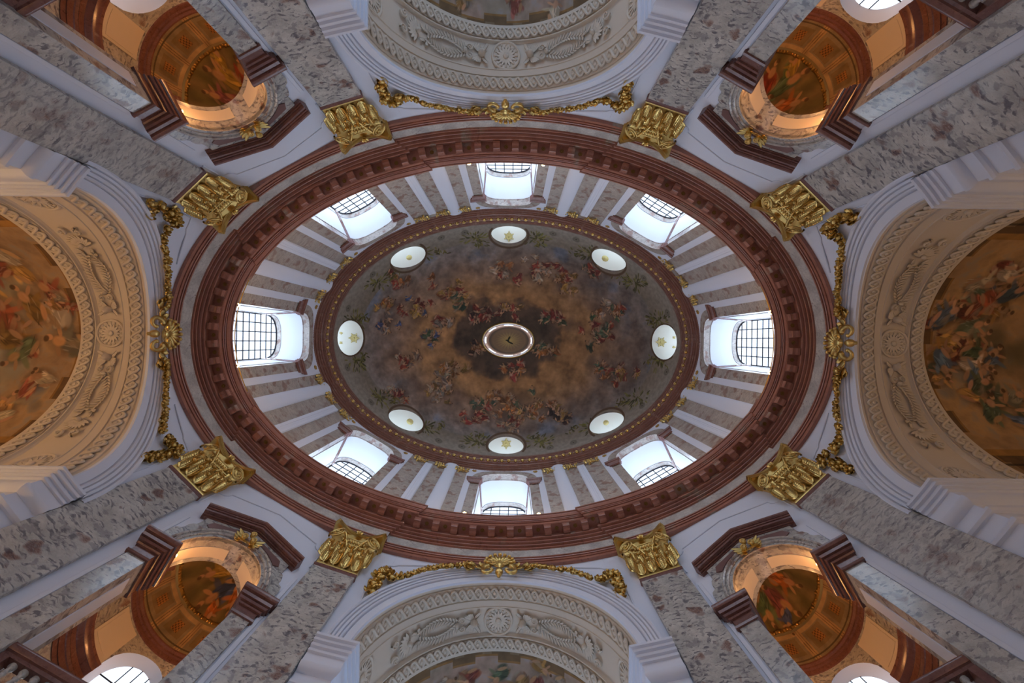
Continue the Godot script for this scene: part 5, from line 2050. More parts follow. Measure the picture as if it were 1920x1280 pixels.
func stucco_meshes() -> void:
	# wheel rosette, y out of the surface
	var mb := MB.new()
	mb.lathe(PackedVector2Array([Vector2(0.62, 0.0), Vector2(0.61, 0.06), Vector2(0.57, 0.08), Vector2(0.53, 0.06), Vector2(0.52, 0.02), Vector2(0.3, 0.0), Vector2(0.0, 0.0)]), 36)
	for i in 16:
		var a := TAU * i / 16
		mb.leaf(Transform3D(Basis(Vector3(-sin(a), 0, cos(a)), Vector3(cos(a), 0, sin(a)), Vector3(0, 1, 0)), Vector3(cos(a) * 0.1, 0.01, sin(a) * 0.1)), 0.36, 0.062, 0.03, 1.0, 6)
		mb.ball(Vector3(cos(a) * 0.47, 0.03, sin(a) * 0.47), Vector3(0.05, 0.04, 0.05), 5, 7)
	mb.lathe(PackedVector2Array([Vector2(0.12, 0.02), Vector2(0.11, 0.07), Vector2(0.06, 0.11), Vector2(0.0, 0.12)]), 12)
	rosette_mesh = mb.mesh()
	mb = MB.new()
	mb.lathe(PackedVector2Array([Vector2(0.125, 0.0), Vector2(0.125, 0.04), Vector2(0.1, 0.055), Vector2(0.075, 0.025), Vector2(0.06, 0.06), Vector2(0.0, 0.085)]), 14)
	boss_mesh = mb.mesh()
	# relief: winged mask, crossed palms, shell. x away from the rosette, z across, y out
	mb = MB.new()
	var rng := RandomNumberGenerator.new()
	rng.seed = 41
	mb.ball(Vector3(1.02, 0.06, 0.0), Vector3(0.16, 0.14, 0.13), 8, 12)
	mb.ball(Vector3(0.9, 0.12, 0.0), Vector3(0.07, 0.06, 0.04), 6, 8)
	for sg in [-1.0, 1.0]:
		for i in 5:
			var a: float = sg * (0.55 + 0.22 * i)
			mb.leaf(flat_leaf(Vector2(1.06, 0.08 * sg), a), 0.46 - 0.03 * i, 0.07, 0.05, 1.5, 6)
		mb.leaf(flat_leaf(Vector2(1.0, 0.12 * sg), PI - sg * 0.9), 0.42, 0.08, 0.08, 2.0, 6)
		var sc := mb.v.size()
		mb.scroll(Vector3.ZERO, 0.14, 1.4, 0.035, sg, 0.0)
		mb.xform(Transform3D(Basis(Vector3(1, 0, 0), Vector3(0, 0, 1), Vector3(0, 1, 0)), Vector3(1.52, 0.03, 0.16 * sg)), sc)
		# palm branch
		for i in 13:
			var t := i / 12.0
			var c := Vector2(1.7 + t * 1.55, sg * (0.05 + 0.28 * sin(t * PI * 0.9)))
			for s2 in [-1.0, 1.0]:
				mb.leaf(flat_leaf(c, -s2 * 0.75 + sg * 0.5 * cos(t * PI)), 0.3, 0.045, 0.07, 1.0, 5)
		mb.leaf(flat_leaf(Vector2(3.25, sg * 0.1), sg * 1.1), 0.4, 0.09, 0.06, 2.0, 6)
		mb.leaf(flat_leaf(Vector2(3.35, sg * 0.16), sg * 0.4), 0.42, 0.08, 0.06, 2.0, 6)
		sc = mb.v.size()
		mb.scroll(Vector3.ZERO, 0.15, 1.5, 0.04, -sg, 0.0)
		mb.xform(Transform3D(Basis(Vector3(1, 0, 0), Vector3(0, 0, 1), Vector3(0, 1, 0)), Vector3(4.42, 0.03, 0.3 * sg)), sc)
	for i in 9:
		var a := (i - 4) * 0.3
		mb.leaf(flat_leaf(Vector2(3.75, 0.0), a), 0.55, 0.075, 0.04, 1.0, 6)
	mb.ball(Vector3(3.78, 0.05, 0), Vector3(0.1, 0.08, 0.1), 6, 9)
	mb.ball(Vector3(1.72, 0.05, 0), Vector3(0.09, 0.07, 0.12), 6, 9)
	relief_flat = mb


func flat_leaf(p: Vector2, a: float) -> Transform3D:
	return Transform3D(Basis(Vector3(-sin(a), 0, cos(a)), Vector3(cos(a), 0, sin(a)), Vector3(0, 1, 0)), Vector3(p.x, 0.0, p.y))


func soffit_frame(k: int, al: float, v: float, lift: float) -> Transform3D:
	var o := soffit(k, al, v, -lift)
	var x := (soffit(k, al + 0.01, v) - soffit(k, al - 0.01, v)).normalized()
	var up := (soffit(k, al, v, -0.1) - soffit(k, al, v, 0.0)).normalized()
	var z := x.cross(up).normalized()
	return Transform3D(Basis(x, up, z), o)


func soffit_ornament(k: int, cl: Node3D) -> void:
	var links := 42
	for band in [0.145, 0.872]:
		for st in [-1.0, 1.0]:
			var path := PackedVector3Array()
			var rad := PackedFloat32Array()
			for i in links * 6 + 1:
				var al := PI * i / (links * 6.0)
				var len := arm_back(k) - arm_front(k, -ARX * cos(al))
				var ph := PI * i / 6.0
				path.append(soffit(k, al, band + st * 0.205 * sin(ph) / len, -0.06 - 0.026 * st * cos(ph)))
				rad.append(0.05)
			var mb := MB.new()
			mb.tube(path, rad, 6)
			part("guilloche_strand", mb.mesh(), mats.stucco, cl)
		for i in links:
			var al := PI * (i + 0.5) / links
			part("guilloche_boss", boss_mesh, mats.stucco, cl, soffit_frame(k, al, band, 0.03))
	for e in [[90.0, 0.565], [14.5, 0.5], [165.5, 0.5]]:
		part("rosette", rosette_mesh, mats.stucco, cl, soffit_frame(k, deg_to_rad(e[0]), e[1], -0.05 if e[0] == 90.0 else -0.04))
	for sg in [-1.0, 1.0]:
		var mb := MB.new()
		mb.v = relief_flat.v.duplicate()
		mb.n = relief_flat.n.duplicate()
		mb.ix = relief_flat.ix.duplicate()
		mb.warp(func(p: Vector3) -> Vector3:
			var al: float = PI * 0.5 + sg * p.x / 4.6
			var len := arm_back(k) - arm_front(k, -ARX * cos(al))
			return soffit(k, al, 0.565 + p.z / len, 0.05 - p.y * 1.5))
		part("palm_relief", mb.mesh(), mats.stucco, cl)


# ------------------------------------------------------------------ giant pilasters
func capital_meshes() -> Array:
	# x along the wall, y up from the astragal, z into the room
	var bell := MB.new()
	var rows := [[0.0, 0.83, 0.24], [0.06, 0.83, 0.25], [1.15, 0.85, 0.28], [1.4, 0.9, 0.36], [1.75, 1.0, 0.46], [1.95, 1.05, 0.5]]
	for i in rows.size() - 1:
		var a: Array = rows[i]
		var b: Array = rows[i + 1]
		bell.quad(Vector3(-a[1], a[0], a[2]), Vector3(a[1], a[0], a[2]), Vector3(b[1], b[0], b[2]), Vector3(-b[1], b[0], b[2]))
		for sg in [-1.0, 1.0]:
			bell.quad(Vector3(sg * a[1], a[0], a[2]), Vector3(sg * b[1], b[0], b[2]), Vector3(sg * b[1], b[0], -0.1), Vector3(sg * a[1], a[0], -0.1))
	var leaves := []
	var rng := RandomNumberGenerator.new()
	rng.seed = 4
	for e in [[-0.62, 0.12, 0.60, 0.3], [-0.21, 0.12, 0.60, 0.3], [0.21, 0.12, 0.60, 0.3], [0.62, 0.12, 0.60, 0.3], [-0.42, 0.5, 0.72, 0.3], [0.0, 0.5, 0.72, 0.3], [0.42, 0.5, 0.72, 0.3], [-0.84, 0.42, 0.85, 0.26], [0.84, 0.42, 0.85, 0.26]]:
		var mb := MB.new()
		var x: float = e[0]
		var b := Basis(Vector3(0, 1, 0), x * 0.35)
		mb.leaf(Transform3D(b, Vector3(x, e[1] + 0.03, 0.25)), e[2], e[3] * 0.5, 0.20, 5.0, 16)
		# side fronds in pairs up the rib
		for i in 8:
			var q := (i + 0.6) / 8.5
			for sg in [-1.0, 1.0]:
				var yy: float = e[1] + e[2] * q * 0.9
				var fl2 := 0.30 - 0.14 * absf(q - 0.45)
				mb.leaf(Transform3D(b * Basis(Vector3(0, 0, 1), -sg * (1.2 - 0.4 * q)) * Basis(Vector3(1, 0, 0), 0.3), Vector3(x + sg * 0.03, yy, 0.27 + 0.18 * q * q)), fl2, 0.06, 0.10, 2.0, 6)
				mb.leaf(Transform3D(b * Basis(Vector3(0, 0, 1), -sg * (0.45 - 0.2 * q)) * Basis(Vector3(1, 0, 0), 0.5), Vector3(x + sg * 0.09, yy + 0.03, 0.28 + 0.18 * q * q)), fl2 * 0.7, 0.035, 0.08, 1.0, 5)
		# the tip turns over
		mb.ball(Vector3(x, e[1] + e[2] * 0.94, 0.46), Vector3(0.10, 0.06, 0.09), 6, 9)
		leaves.append(mb.mesh())
	var vol := []
	for sg in [-1.0, 1.0]:
		var mb := MB.new()
		mb.scroll(Vector3.ZERO, 0.33, 3.0, 0.045, sg, -0.6 if sg > 0 else PI + 0.6, 1.6)
		mb.lathe(PackedVector2Array([Vector2(0.0, 0.0), Vector2(0.0, 0.0), Vector2(0.0, -0.06), Vector2(0.0, -0.08)]), 16)
		var c := mb.v.size()
		mb.xform(Transform3D(Basis(Vector3(0, 1, 0), -sg * -0.45), Vector3(sg * 0.80, 1.52, 0.66)), 0)
		# stem from the leaves up to the scroll
		var path := PackedVector3Array()
		var rad := PackedFloat32Array()
		for i in 9:
			var t := i / 8.0
			path.append(Vector3(sg * lerpf(0.16, 0.60, t), 1.15 + 0.60 * sin(t * 1.5), 0.36 + 0.32 * t))
			rad.append(0.06)
		mb.tube(path, rad, 6)
		vol.append(mb.mesh())
	var band := MB.new()
	for i in 9:
		band.ball(Vector3((i - 4) * 0.12, 1.47, 0.50), Vector3(0.052, 0.1, 0.07), 6, 8)
	band.tube(PackedVector3Array([Vector3(-0.58, 1.33, 0.44), Vector3(0.58, 1.33, 0.44)]), PackedFloat32Array([0.035, 0.035]), 8)
	band.tube(PackedVector3Array([Vector3(-0.58, 1.62, 0.53), Vector3(0.58, 1.62, 0.53)]), PackedFloat32Array([0.03, 0.03]), 8)
	var ab := MB.new()
	# abacus: hollow-sided slab
	var front := PackedVector2Array()
	front.append(Vector2(-1.17, 0.0))
	front.append(Vector2(-1.18, 0.78))
	front.append(Vector2(-1.08, 0.9))
	for i in 13:
		var t := -1.0 + i / 6.0
		front.append(Vector2(t * 0.99, 0.50 + 0.36 * t * t))
	front.append(Vector2(1.08, 0.9))
	front.append(Vector2(1.18, 0.78))
	front.append(Vector2(1.17, 0.0))
	for e in [[1.93, 2.02, 0.93], [2.02, 2.07, 0.96], [2.07, 2.2, 1.0]]:
		var pl := PackedVector2Array()
		for q in front:
			pl.append(Vector2(q.x * e[2], q.y * e[2]))
		var from := ab.v.size()
		ab.slab(pl, e[0], e[1])
		ab.xform(Transform3D(Basis(Vector3(1, 0, 0), Vector3(0, 0, 1), Vector3(0, 1, 0)), Vector3.ZERO), from)
	var fl := MB.new()
	for i in 7:
		var a := TAU * i / 7
		fl.leaf(Transform3D(Basis(Vector3(0, 0, 1), a) , Vector3(0, 1.98, 0.6)), 0.22, 0.075, 0.09, 1.5, 5)
	fl.ball(Vector3(0, 1.98, 0.68), Vector3(0.08, 0.08, 0.08), 6, 8)
	return [bell.mesh(), leaves, vol, band.mesh(), ab.mesh(), fl.mesh()]


func build_pilasters() -> void:
	var cap := capital_meshes()
	var sh := MB.new()
	sh.box(Vector3(0, (14.95 + FLOOR + 1.6) * 0.5, 0.05), Vector3(1.66, 14.95 - FLOOR - 1.6, 0.36), 0.015)
	var shaft := sh.mesh()
	var ast := MB.new()
	ast.sweep(PackedVector2Array([Vector2(0.83, -0.05), Vector2(0.83, 0.23), Vector2(-0.83, 0.23), Vector2(-0.83, -0.05)]), false, PackedVector2Array([Vector2(0, 14.9), Vector2(-0.035, 14.94), Vector2(-0.045, 15.0), Vector2(-0.03, 15.05), Vector2(0, 15.07)]))
	var astragal := ast.mesh()
	var ba := MB.new()
	ba.box(Vector3(0, FLOOR + 0.6, 0.1), Vector3(2.0, 1.2, 0.6), 0.03)
	ba.box(Vector3(0, FLOOR + 1.35, 0.08), Vector3(1.84, 0.3, 0.5), 0.06)
	ba.box(Vector3(0, FLOOR + 1.56, 0.06), Vector3(1.74, 0.12, 0.42), 0.03)
	var base := ba.mesh()
	for k in 4:
		for sg in [-1.0, 1.0]:
			var th: float = k * 90.0 + sg * (35.0 if k % 2 == 0 else 25.1)
			var t := top("giant_pilaster", "giant marble pilaster with gilt capital between the %s and the %s" % [ARM_SHORT[k], chapel_by(k, sg)], "pilaster", "giant pilasters of the oval", "", frame(ell(th, WALL), ell_n(th, WALL), 0))
			part("shaft", shaft, mats.marble, t)
			part("astragal", astragal, mats.brown, t)
			part("base", base, mats.brown, t)
			var c := part("capital", cap[0], mats.gold, t, Transform3D(Basis(), Vector3(0, 15.05, 0)))
			for m in cap[1]:
				part("acanthus_leaf", m, mats.gold, c)
			for m in cap[2]:
				part("volute", m, mats.gold, c)
			part("egg_band", cap[3], mats.gold, c)
			part("abacus", cap[4], mats.gold, c)
			part("fleuron", cap[5], mats.gold, c)


# ------------------------------------------------------------------ gilt keystones and garlands
func build_arch_gilding() -> void:
	var shell := MB.new()
	for i in 9:
		var a := PI * 0.5 + (i - 4) * 0.36
		var from := shell.v.size()
		shell.ball(Vector3(0.34, 0, 0), Vector3(0.24, 0.085, 0.1), 8, 8)
		shell.ball(Vector3(0.56, 0, 0.05), Vector3(0.07, 0.08, 0.08), 6, 8)
		shell.xform(Transform3D(Basis(Vector3(0, 0, 1), a), Vector3(0, 0.0, 0.06)), from)
	shell.ball(Vector3(0, 0.0, 0.03), Vector3(0.24, 0.2, 0.1), 7, 12)
	for sg in [-1.0, 1.0]:
		shell.scroll(Vector3(sg * 0.2, -0.08, 0.14), 0.15, 1.6, 0.035, -sg, PI * 0.5)
	var shellm := shell.mesh()
	var scr := []
	var spray := []
	for sg in [-1.0, 1.0]:
		var mb := MB.new()
		var path := PackedVector3Array()
		var rad := PackedFloat32Array()
		for i in 27:
			var t := i / 26.0
			var a: float = PI * 0.5 - sg * t * 4.3
			var r := 0.24 * (1.0 - 0.5 * t)
			path.append(Vector3(sg * 0.36 + cos(a) * r * 1.0, -0.5 + sin(a) * r * 1.25, 0.12 + 0.1 * t))
			rad.append(0.085 * (1.0 - 0.45 * t))
		mb.tube(path, rad, 8)
		mb.ball(path[-1], Vector3(0.07, 0.07, 0.07), 6, 8)
		scr.append(mb.mesh())
		mb = MB.new()
		for i in 9:
			var t := i / 8.0
			mb.leaf(Transform3D(Basis(Vector3(0, 0, 1), -sg * (PI * 0.5 + 0.5 * sin(i * 2.1))), Vector3(sg * (0.35 + 0.95 * t), -0.10 - 0.16 * t * t + 0.07 * sin(i * 1.7), 0.1)), 0.4, 0.13, 0.14, 3.0, 7)
		spray.append(mb.mesh())
	var drop := MB.new()
	drop.lathe(PackedVector2Array([Vector2(0, -0.36), Vector2(0.1, -0.4), Vector2(0.15, -0.5), Vector2(0.15, -0.6), Vector2(0.09, -0.7), Vector2(0.05, -0.74), Vector2(0.07, -0.8), Vector2(0.0, -0.86)]), 14)
	drop.xform(Transform3D(Basis(), Vector3(0, 0, 0.12)))
	var dropm := drop.mesh()
	# blossoms of the garlands
	var bl := []
	var rng := RandomNumberGenerator.new()
	rng.seed = 12
	for vv in 3:
		var mb := MB.new()
		for i in 7:
			var a := TAU * i / 7 + vv
			mb.leaf(Transform3D(Basis(Vector3(0, 0, 1), a) * Basis(Vector3(1, 0, 0), 0.3), Vector3(cos(a + PI * 0.5) * 0.02, sin(a + PI * 0.5) * 0.02, 0.01)), 0.17 + 0.05 * rng.randf(), 0.06, 0.08, 2.0, 5)
		if vv == 0:
			mb.ball(Vector3(0, 0, 0.1), Vector3(0.075, 0.075, 0.06), 6, 9)
		elif vv == 1:
			for i in 6:
				mb.ball(Vector3(rng.randf_range(-0.08, 0.08), rng.randf_range(-0.08, 0.08), 0.1), Vector3.ONE * 0.045, 5, 7)
		else:
			for i in 5:
				var a := TAU * i / 5
				mb.leaf(Transform3D(Basis(Vector3(0, 0, 1), a) * Basis(Vector3(1, 0, 0), 0.8), Vector3(0, 0, 0.06)), 0.11, 0.05, 0.03, 1.0, 4)
		bl.append(mb.mesh())
	var line := [Vector2(1.25, 16.80), Vector2(1.5, 16.74), Vector2(2.25, 16.48), Vector2(2.87, 16.2), Vector2(3.4, 15.88), Vector2(3.85, 15.6), Vector2(4.15, 15.52), Vector2(4.45, 15.66), Vector2(4.66, 15.84), Vector2(4.84, 15.55), Vector2(4.76, 15.1), Vector2(4.70, 14.45)]
	for k in 4:
		var p := arm_pt(k, arm_front(k, 0), 0, 0)
		var iw := arm_pt(k, -1, 0, 0)
		var t := top("keystone_cartouche", "gilt shell cartouche over the " + ARM_WORDS[k], "ornament", "gilt cartouches of the great arches", "", frame(Vector2(p.x, p.z), Vector2(iw.x, iw.z), 16.82).translated_local(Vector3(0, 0, 0.28)))
		part("shell", shellm, mats.gold, t, Transform3D(Basis.from_scale(Vector3(1.15, 1.1, 1.1)), Vector3(0, 0.08, 0.06)))
		for m in scr:
			part("scroll", m, mats.gold, t, Transform3D(Basis.from_scale(Vector3(1.25, 1.2, 1.2)), Vector3(0, 0.08, 0)))
		for m in spray:
			part("leaf_spray", m, mats.gold, t)
		part("drop", dropm, mats.gold, t, Transform3D(Basis.from_scale(Vector3(1.1, 1.1, 1.1)), Vector3(0, 0.05, 0)))
		for sg in [-1.0, 1.0]:
			var g := top("flower_garland", "gilt flower garland over the %s on the side of the %s" % [ARM_SHORT[k], chapel_by(k, sg)], "garland", "gilt garlands of the great arches")
			var total := 0.0
			for i in line.size() - 1:
				total += line[i].distance_to(line[i + 1])
			var n := 40
			var seg := 0
			var done := 0.0
			for i in n:
				var at := total * i / (n - 1.0)
				while seg < line.size() - 2 and at > done + line[seg].distance_to(line[seg + 1]):
					done += line[seg].distance_to(line[seg + 1])
					seg += 1
				var q: Vector2 = line[seg].lerp(line[seg + 1], clampf((at - done) / line[seg].distance_to(line[seg + 1]), 0, 1))
				var tail := i > 22
				q += Vector2(rng.randfn(0, 0.05 if not tail else 0.09), rng.randfn(0, 0.03 if not tail else 0.07))
				var zz := 0.30 if q.x < 3.2 else lerpf(0.30, 0.12, clampf((q.x - 3.2) * 1.2, 0, 1))
				var w3 := arm_pt(k, arm_front(k, q.x), q.y, sg * q.x)
				var f := frame(Vector2(w3.x, w3.z), Vector2(iw.x, iw.z), q.y).translated_local(Vector3(0, 0, zz))
				f.basis = f.basis * Basis(Vector3(0, 0, 1), rng.randf() * TAU) * Basis.from_scale(Vector3.ONE * rng.randf_range(1.1, 1.45) * (0.85 if not tail else 1.1))
				part("blossom", bl[i % 3], mats.gold, g, f)


# ------------------------------------------------------------------ the portals of the diagonal bays
func build_portal(sx: float, sz: float) -> void:
	var mir := sx * sz
	var f := bay_frame(sx, sz)
	var words := chapel_words(sx, sz)
	var o := OPEN_S * mir
	var t := top("portal_frame", "grey marble portal with broken dark red gable before the " + words, "portal", "", "", f * Transform3D(Basis(), Vector3(o, 0, 0)))
	var mb: MB
	for sg in [-1.0, 1.0]:
		mb = MB.new()
		mb.box(Vector3(sg * 1.835, (11.95 + FLOOR) * 0.5, 0.05), Vector3(0.63, 11.95 - FLOOR, 0.12), 0.01)
		part("jamb", mb.mesh(), mats.marble, t)
		mb = MB.new()
		var path := PackedVector2Array([Vector2(2.17, -0.06), Vector2(2.17, 0.11), Vector2(1.52, 0.11), Vector2(1.52, -1.15)])
		if sg < 0:
			for i in path.size():
				path[i].x *= -1
		else:
			path.reverse()
		mb.sweep(path, false, PackedVector2Array([Vector2(-0.04, 11.70), Vector2(0.06, 11.71), Vector2(0.07, 11.78), Vector2(0.01, 11.80), Vector2(0.01, 12.04), Vector2(0.07, 12.05), Vector2(0.09, 12.1), Vector2(0.05, 12.11), Vector2(0.05, 12.14), Vector2(0.14, 12.15), Vector2(0.18, 12.2), Vector2(0.13, 12.22), Vector2(0.13, 12.25), Vector2(0.21, 12.26), Vector2(0.22, 12.36), Vector2(0.18, 12.37), Vector2(0.18, 12.40), Vector2(0.27, 12.42), Vector2(0.3, 12.5), Vector2(0.3, 12.58), Vector2(-0.04, 12.6)]), true)
		part("impost", mb.mesh(), mats.brown, t)
	# marble field round the arch
	mb = MB.new()
	var poly := PackedVector2Array()
	var right := [Vector2(2.15, 12.5), Vector2(2.15, 13.25), Vector2(2.1, 13.38), Vector2(1.98, 13.44), Vector2(1.93, 13.55), Vector2(1.93, 13.7), Vector2(1.86, 13.84), Vector2(1.78, 13.9), Vector2(1.76, 14.0), Vector2(1.76, 14.5), Vector2(0.03, 14.98)]
	for q in right:
		poly.append(q)
	right.reverse()
	for q in right:
		poly.append(Vector2(-q.x, q.y))
	for q in arc2(Vector2(0, OPEN_Y), Vector2(OPEN_W, OPEN_W), 180, 0, 32):
		poly.append(q)
	mb.slab(poly, -0.02, 0.1)
	part("spandrel_field", mb.mesh(), mats.marble, t)
	# mouldings of the arch
	mb = MB.new()
	var path2 := arc2(Vector2(0, OPEN_Y), Vector2(OPEN_W, OPEN_W), 180, 0, 32)
	mb.sweep(path2, false, PackedVector2Array([Vector2(0, -0.02), Vector2(0, 0.14), Vector2(0.1, 0.14), Vector2(0.11, 0.18), Vector2(0.16, 0.2), Vector2(0.2, 0.17), Vector2(0.22, 0.17), Vector2(0.24, 0.22), Vector2(0.29, 0.24), Vector2(0.33, 0.2), Vector2(0.34, 0.14), Vector2(0.38, 0.1)]))
	mb.xform(Transform3D(Basis(Vector3(1, 0, 0), Vector3(0, 0, 1), Vector3(0, 1, 0)), Vector3.ZERO))
	part("archivolt", mb.mesh(), mats.marble, t)
	# plum panels beside the keystone
	for sg in [-1.0, 1.0]:
		mb = MB.new()
		var pl := PackedVector2Array()
		for q in arc2(Vector2(0, OPEN_Y), Vector2(1.95, 1.95), 84, 47, 10):
			pl.append(Vector2(q.x * sg, q.y))
		pl.append(Vector2(1.52 * sg, 14.06))
		pl.append(Vector2(1.42 * sg, 14.3))
		pl.append(Vector2(0.25 * sg, 14.68))
		mb.slab(pl, 0.05, 0.13)
		part("plum_panel", mb.mesh(), mats.plum, t)
	# gable
	mb = MB.new()
	var gp := PackedVector2Array([Vector2(-1.98, 14.30), Vector2(0, 14.88), Vector2(1.98, 14.30)])
	mb.sweep(gp, false, PackedVector2Array([Vector2(0, -0.02), Vector2(0, 0.14), Vector2(0.03, 0.14), Vector2(0.03, 0.10), Vector2(0.045, 0.10), Vector2(0.05, 0.19), Vector2(0.08, 0.2), Vector2(0.08, 0.15), Vector2(0.095, 0.15), Vector2(0.10, 0.24), Vector2(0.10, 0.32), Vector2(0.17, 0.33), Vector2(0.17, 0.28), Vector2(0.185, 0.28), Vector2(0.19, 0.36), Vector2(0.23, 0.38), Vector2(0.23, 0.33), Vector2(0.245, 0.33), Vector2(0.25, 0.40), Vector2(0.29, 0.45), Vector2(0.35, 0.46), Vector2(0.37, -0.02)]), true)
	mb.xform(Transform3D(Basis(Vector3(1, 0, 0), Vector3(0, 0, 1), Vector3(0, 1, 0)), Vector3.ZERO))
	part("gable", mb.mesh(), mats.brown, t)
	# gilt cherub heads on the keystone
	var ch := top("cherub_heads", "gilt cherub heads with wings on the keystone before the " + words, "ornament", "", "", f * Transform3D(Basis(), Vector3(o, 14.25, 0.2)))
	var heads := [Vector3(-0.16, -0.06, 0.12), Vector3(0.18, 0.0, 0.1), Vector3(0.0, 0.24, 0.1)]
	for h in heads:
		mb = MB.new()
		mb.ball(h, Vector3(0.095, 0.11, 0.1), 9, 12)
		mb.ball(h + Vector3(0, -0.02, 0.1), Vector3(0.018, 0.03, 0.02), 5, 6)
		for sg in [-1.0, 1.0]:
			mb.ball(h + Vector3(sg * 0.045, -0.035, 0.075), Vector3(0.035, 0.03, 0.03), 5, 6)
			mb.ball(h + Vector3(sg * 0.09, 0, 0.01), Vector3(0.02, 0.03, 0.02), 5, 6)
		for i in 7:
			var a := PI * i / 6
			mb.ball(h + Vector3(cos(a) * 0.085, 0.03 + sin(a) * 0.085, 0.03), Vector3(0.04, 0.04, 0.05), 5, 6)
		part("head", mb.mesh(), mats.gold, ch)
	for sg in [-1.0, 1.0]:
		mb = MB.new()
		for i in 5:
			mb.leaf(Transform3D(Basis(Vector3(0, 0, 1), -sg * (1.0 + 0.32 * i)), Vector3(sg * 0.2, 0.02 - 0.05 * i, 0.05)), 0.44 - 0.05 * i, 0.075, 0.05, 1.0, 6)
		part("wing", mb.mesh(), mats.gold, ch)
	mb = MB.new()
	for i in 6:
		mb.leaf(Transform3D(Basis(Vector3(0, 0, 1), PI + (i - 2.5) * 0.4), Vector3((i - 2.5) * 0.06, -0.1, 0.08)), 0.26, 0.07, 0.1, 2.0, 6)
	part("leaf_collar", mb.mesh(), mats.gold, ch)
	# gallery balustrade in the opening
	var bs := top("balustrade", "dark red gallery balustrade with stone balusters in the opening of the " + words, "balustrade", "", "", f * Transform3D(Basis(), Vector3(o, 0, -0.2)))
	mb = MB.new()
	mb.sweep(PackedVector2Array([Vector2(1.52, 0), Vector2(-1.52, 0)]), false, PackedVector2Array([Vector2(0.14, 8.48), Vector2(0.16, 8.54), Vector2(0.2, 8.56), Vector2(0.22, 8.66), Vector2(0.2, 8.72), Vector2(-0.2, 8.72), Vector2(-0.22, 8.66), Vector2(-0.2, 8.56), Vector2(-0.16, 8.54), Vector2(-0.14, 8.48)]), false, true)
	part("handrail", mb.mesh(), mats.brown, bs)
	mb = MB.new()
	mb.box(Vector3(0, 7.62, 0), Vector3(3.04, 0.22, 0.42), 0.02)
	mb.box(Vector3(0, 7.38, 0.05), Vector3(3.04, 0.3, 0.56), 0.04)
	part("base_rail", mb.mesh(), mats.brown, bs)
	for sg in [-1.0, 1.0]:
		mb = MB.new()
		mb.box(Vector3(sg * 1.42, 8.1, 0), Vector3(0.2, 0.78, 0.34), 0.01)
		part("pedestal", mb.mesh(), mats.brown, bs)
	mb = MB.new()
	mb.lathe(PackedVector2Array([Vector2(0.1, 7.72), Vector2(0.1, 7.77), Vector2(0.06, 7.8), Vector2(0.055, 7.84), Vector2(0.1, 7.95), Vector2(0.105, 8.03), Vector2(0.07, 8.18), Vector2(0.05, 8.28), Vector2(0.07, 8.32), Vector2(0.05, 8.36), Vector2(0.06, 8.4), Vector2(0.09, 8.43), Vector2(0.09, 8.5)]), 14)
	var bal := mb.mesh()
	for i in 9:
		part("baluster", bal, mats.marble_light, bs, Transform3D(Basis(), Vector3((i - 4) * 0.285, 0, 0)))
	mb = MB.new()
	mb.box(Vector3(0, 7.3, -1.1), Vector3(3.0, 0.2, 2.2))
	part("gallery_floor", mb.mesh(), mats.marble, bs)


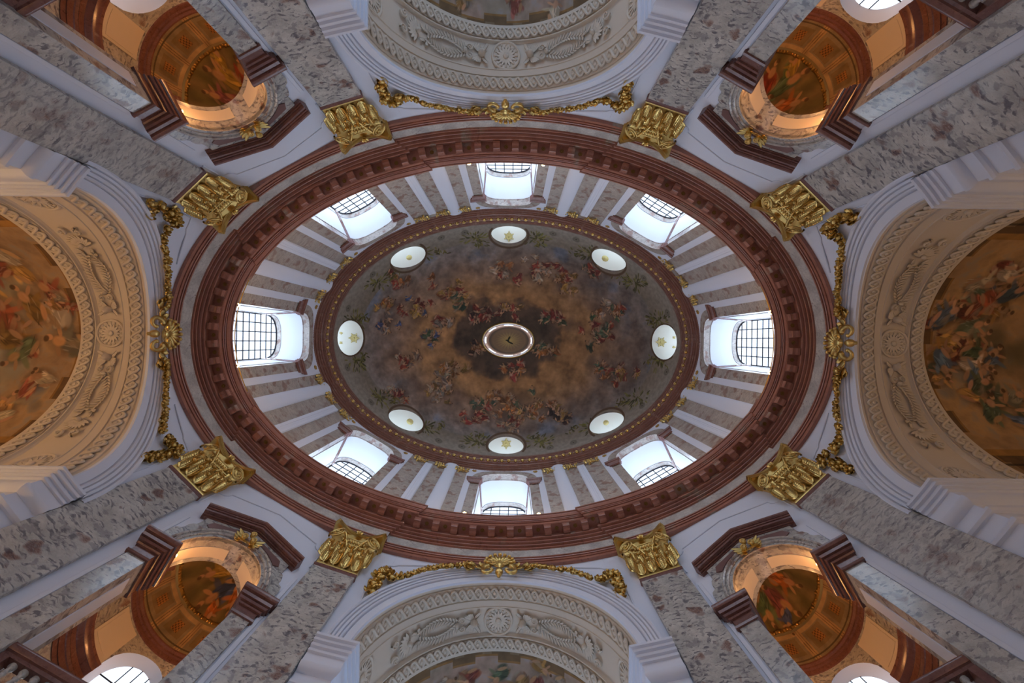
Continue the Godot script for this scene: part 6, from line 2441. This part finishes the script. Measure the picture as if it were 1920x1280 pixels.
# ------------------------------------------------------------------ lamps
func build_lamps() -> void:
	# the small lamps on the great cornice, two at each drum window
	for k in 4:
		for sg in [-1.0, 1.0]:
			for a in ([9.8, 40.2] if k % 2 == 0 else [7.9, 32.3]):
				var th: float = k * 90.0 + sg * a
				var big: bool = (k == 3 and sg > 0 and a < 10) or (k == 1 and sg > 0)
				floodlight(frame(ell(th, 1.02), ell_n(th, 1.02), 19.6), ("lit floodlight beside the %s drum window, towards the %s" % ([ARM_SHORT[k], chapel_by(k, sg)] if a < 20 else [chapel_by(k, sg), ARM_SHORT[k]])), "cornice floodlights", 1.2 if big else 0.6, Color(1.0, 0.8, 0.5), Vector3.UP, true)
	# a standing globe lamp in each long arm, below the frame of the picture
	for k in [0, 2]:
		var p := arm_pt(k, arm_back(k) + 1.6, 3.2, 0)
		var t := top("standing_lamp", "frosted globe lamp on a tall stand below the " + ARM_WORDS[k], "lamp", "", "", Transform3D(Basis(), p))
		var mb := MB.new()
		mb.ball(Vector3.ZERO, Vector3(0.22, 0.22, 0.22), 10, 16)
		part("bulb", mb.mesh(), mats.bulb, t)
		mb = MB.new()
		mb.lathe(PackedVector2Array([Vector2(0.0, FLOOR - 3.2), Vector2(0.5, FLOOR - 3.2), Vector2(0.5, FLOOR - 3.1), Vector2(0.06, FLOOR - 3.0), Vector2(0.04, -0.2)]), 14)
		part("stand", mb.mesh(), mats.lamp_case, t)
		var l := OmniLight3D.new()
		l.name = "lamp_light"
		l.light_energy = 24.0 if k == 2 else 6.5
		l.light_color = Color(1.0, 0.75, 0.47)
		l.light_size = 0.2
		l.omni_range = 60.0
		l.omni_attenuation = 2.0
		l.shadow_enabled = true
		t.add_child(l, true)


func build_ledges() -> void:
	for k in 4:
		var w := get_node("wall_" + SIDES[k])
		for sg in [-1.0, 1.0]:
			var mb := MB.new()
			var bk := arm_back(k)
			var path := PackedVector2Array()
			for al in [bk + 7.3, bk]:
				var p := arm_pt(k, al, 0, sg * (ARX + 0.34))
				path.append(Vector2(p.x, p.z))
			if sg < 0:
				path.reverse()
			mb.sweep(path, false, PackedVector2Array([Vector2(0, 11.3), Vector2(0.3, 11.4), Vector2(0.5, 11.6), Vector2(0.74, 11.7), Vector2(0.76, 11.85), Vector2(0, 11.87)]))
			part("room_cornice", mb.mesh(), mats.white, w)


func _ready() -> void:
	var t0 := Time.get_ticks_msec()
	set_camera_and_light()
	make_materials()
	stucco_meshes()
	build_floor()
	for k in 4:
		build_arm(k)
	build_ledges()
	for sx in [1.0, -1.0]:
		for sz in [1.0, -1.0]:
			build_bay_wall(sx, sz)
			build_chapel(sx, sz)
			build_portal(sx, sz)
	build_entablature()
	build_drum()
	build_dome()
	build_pilasters()
	build_arch_gilding()
	build_lamps()
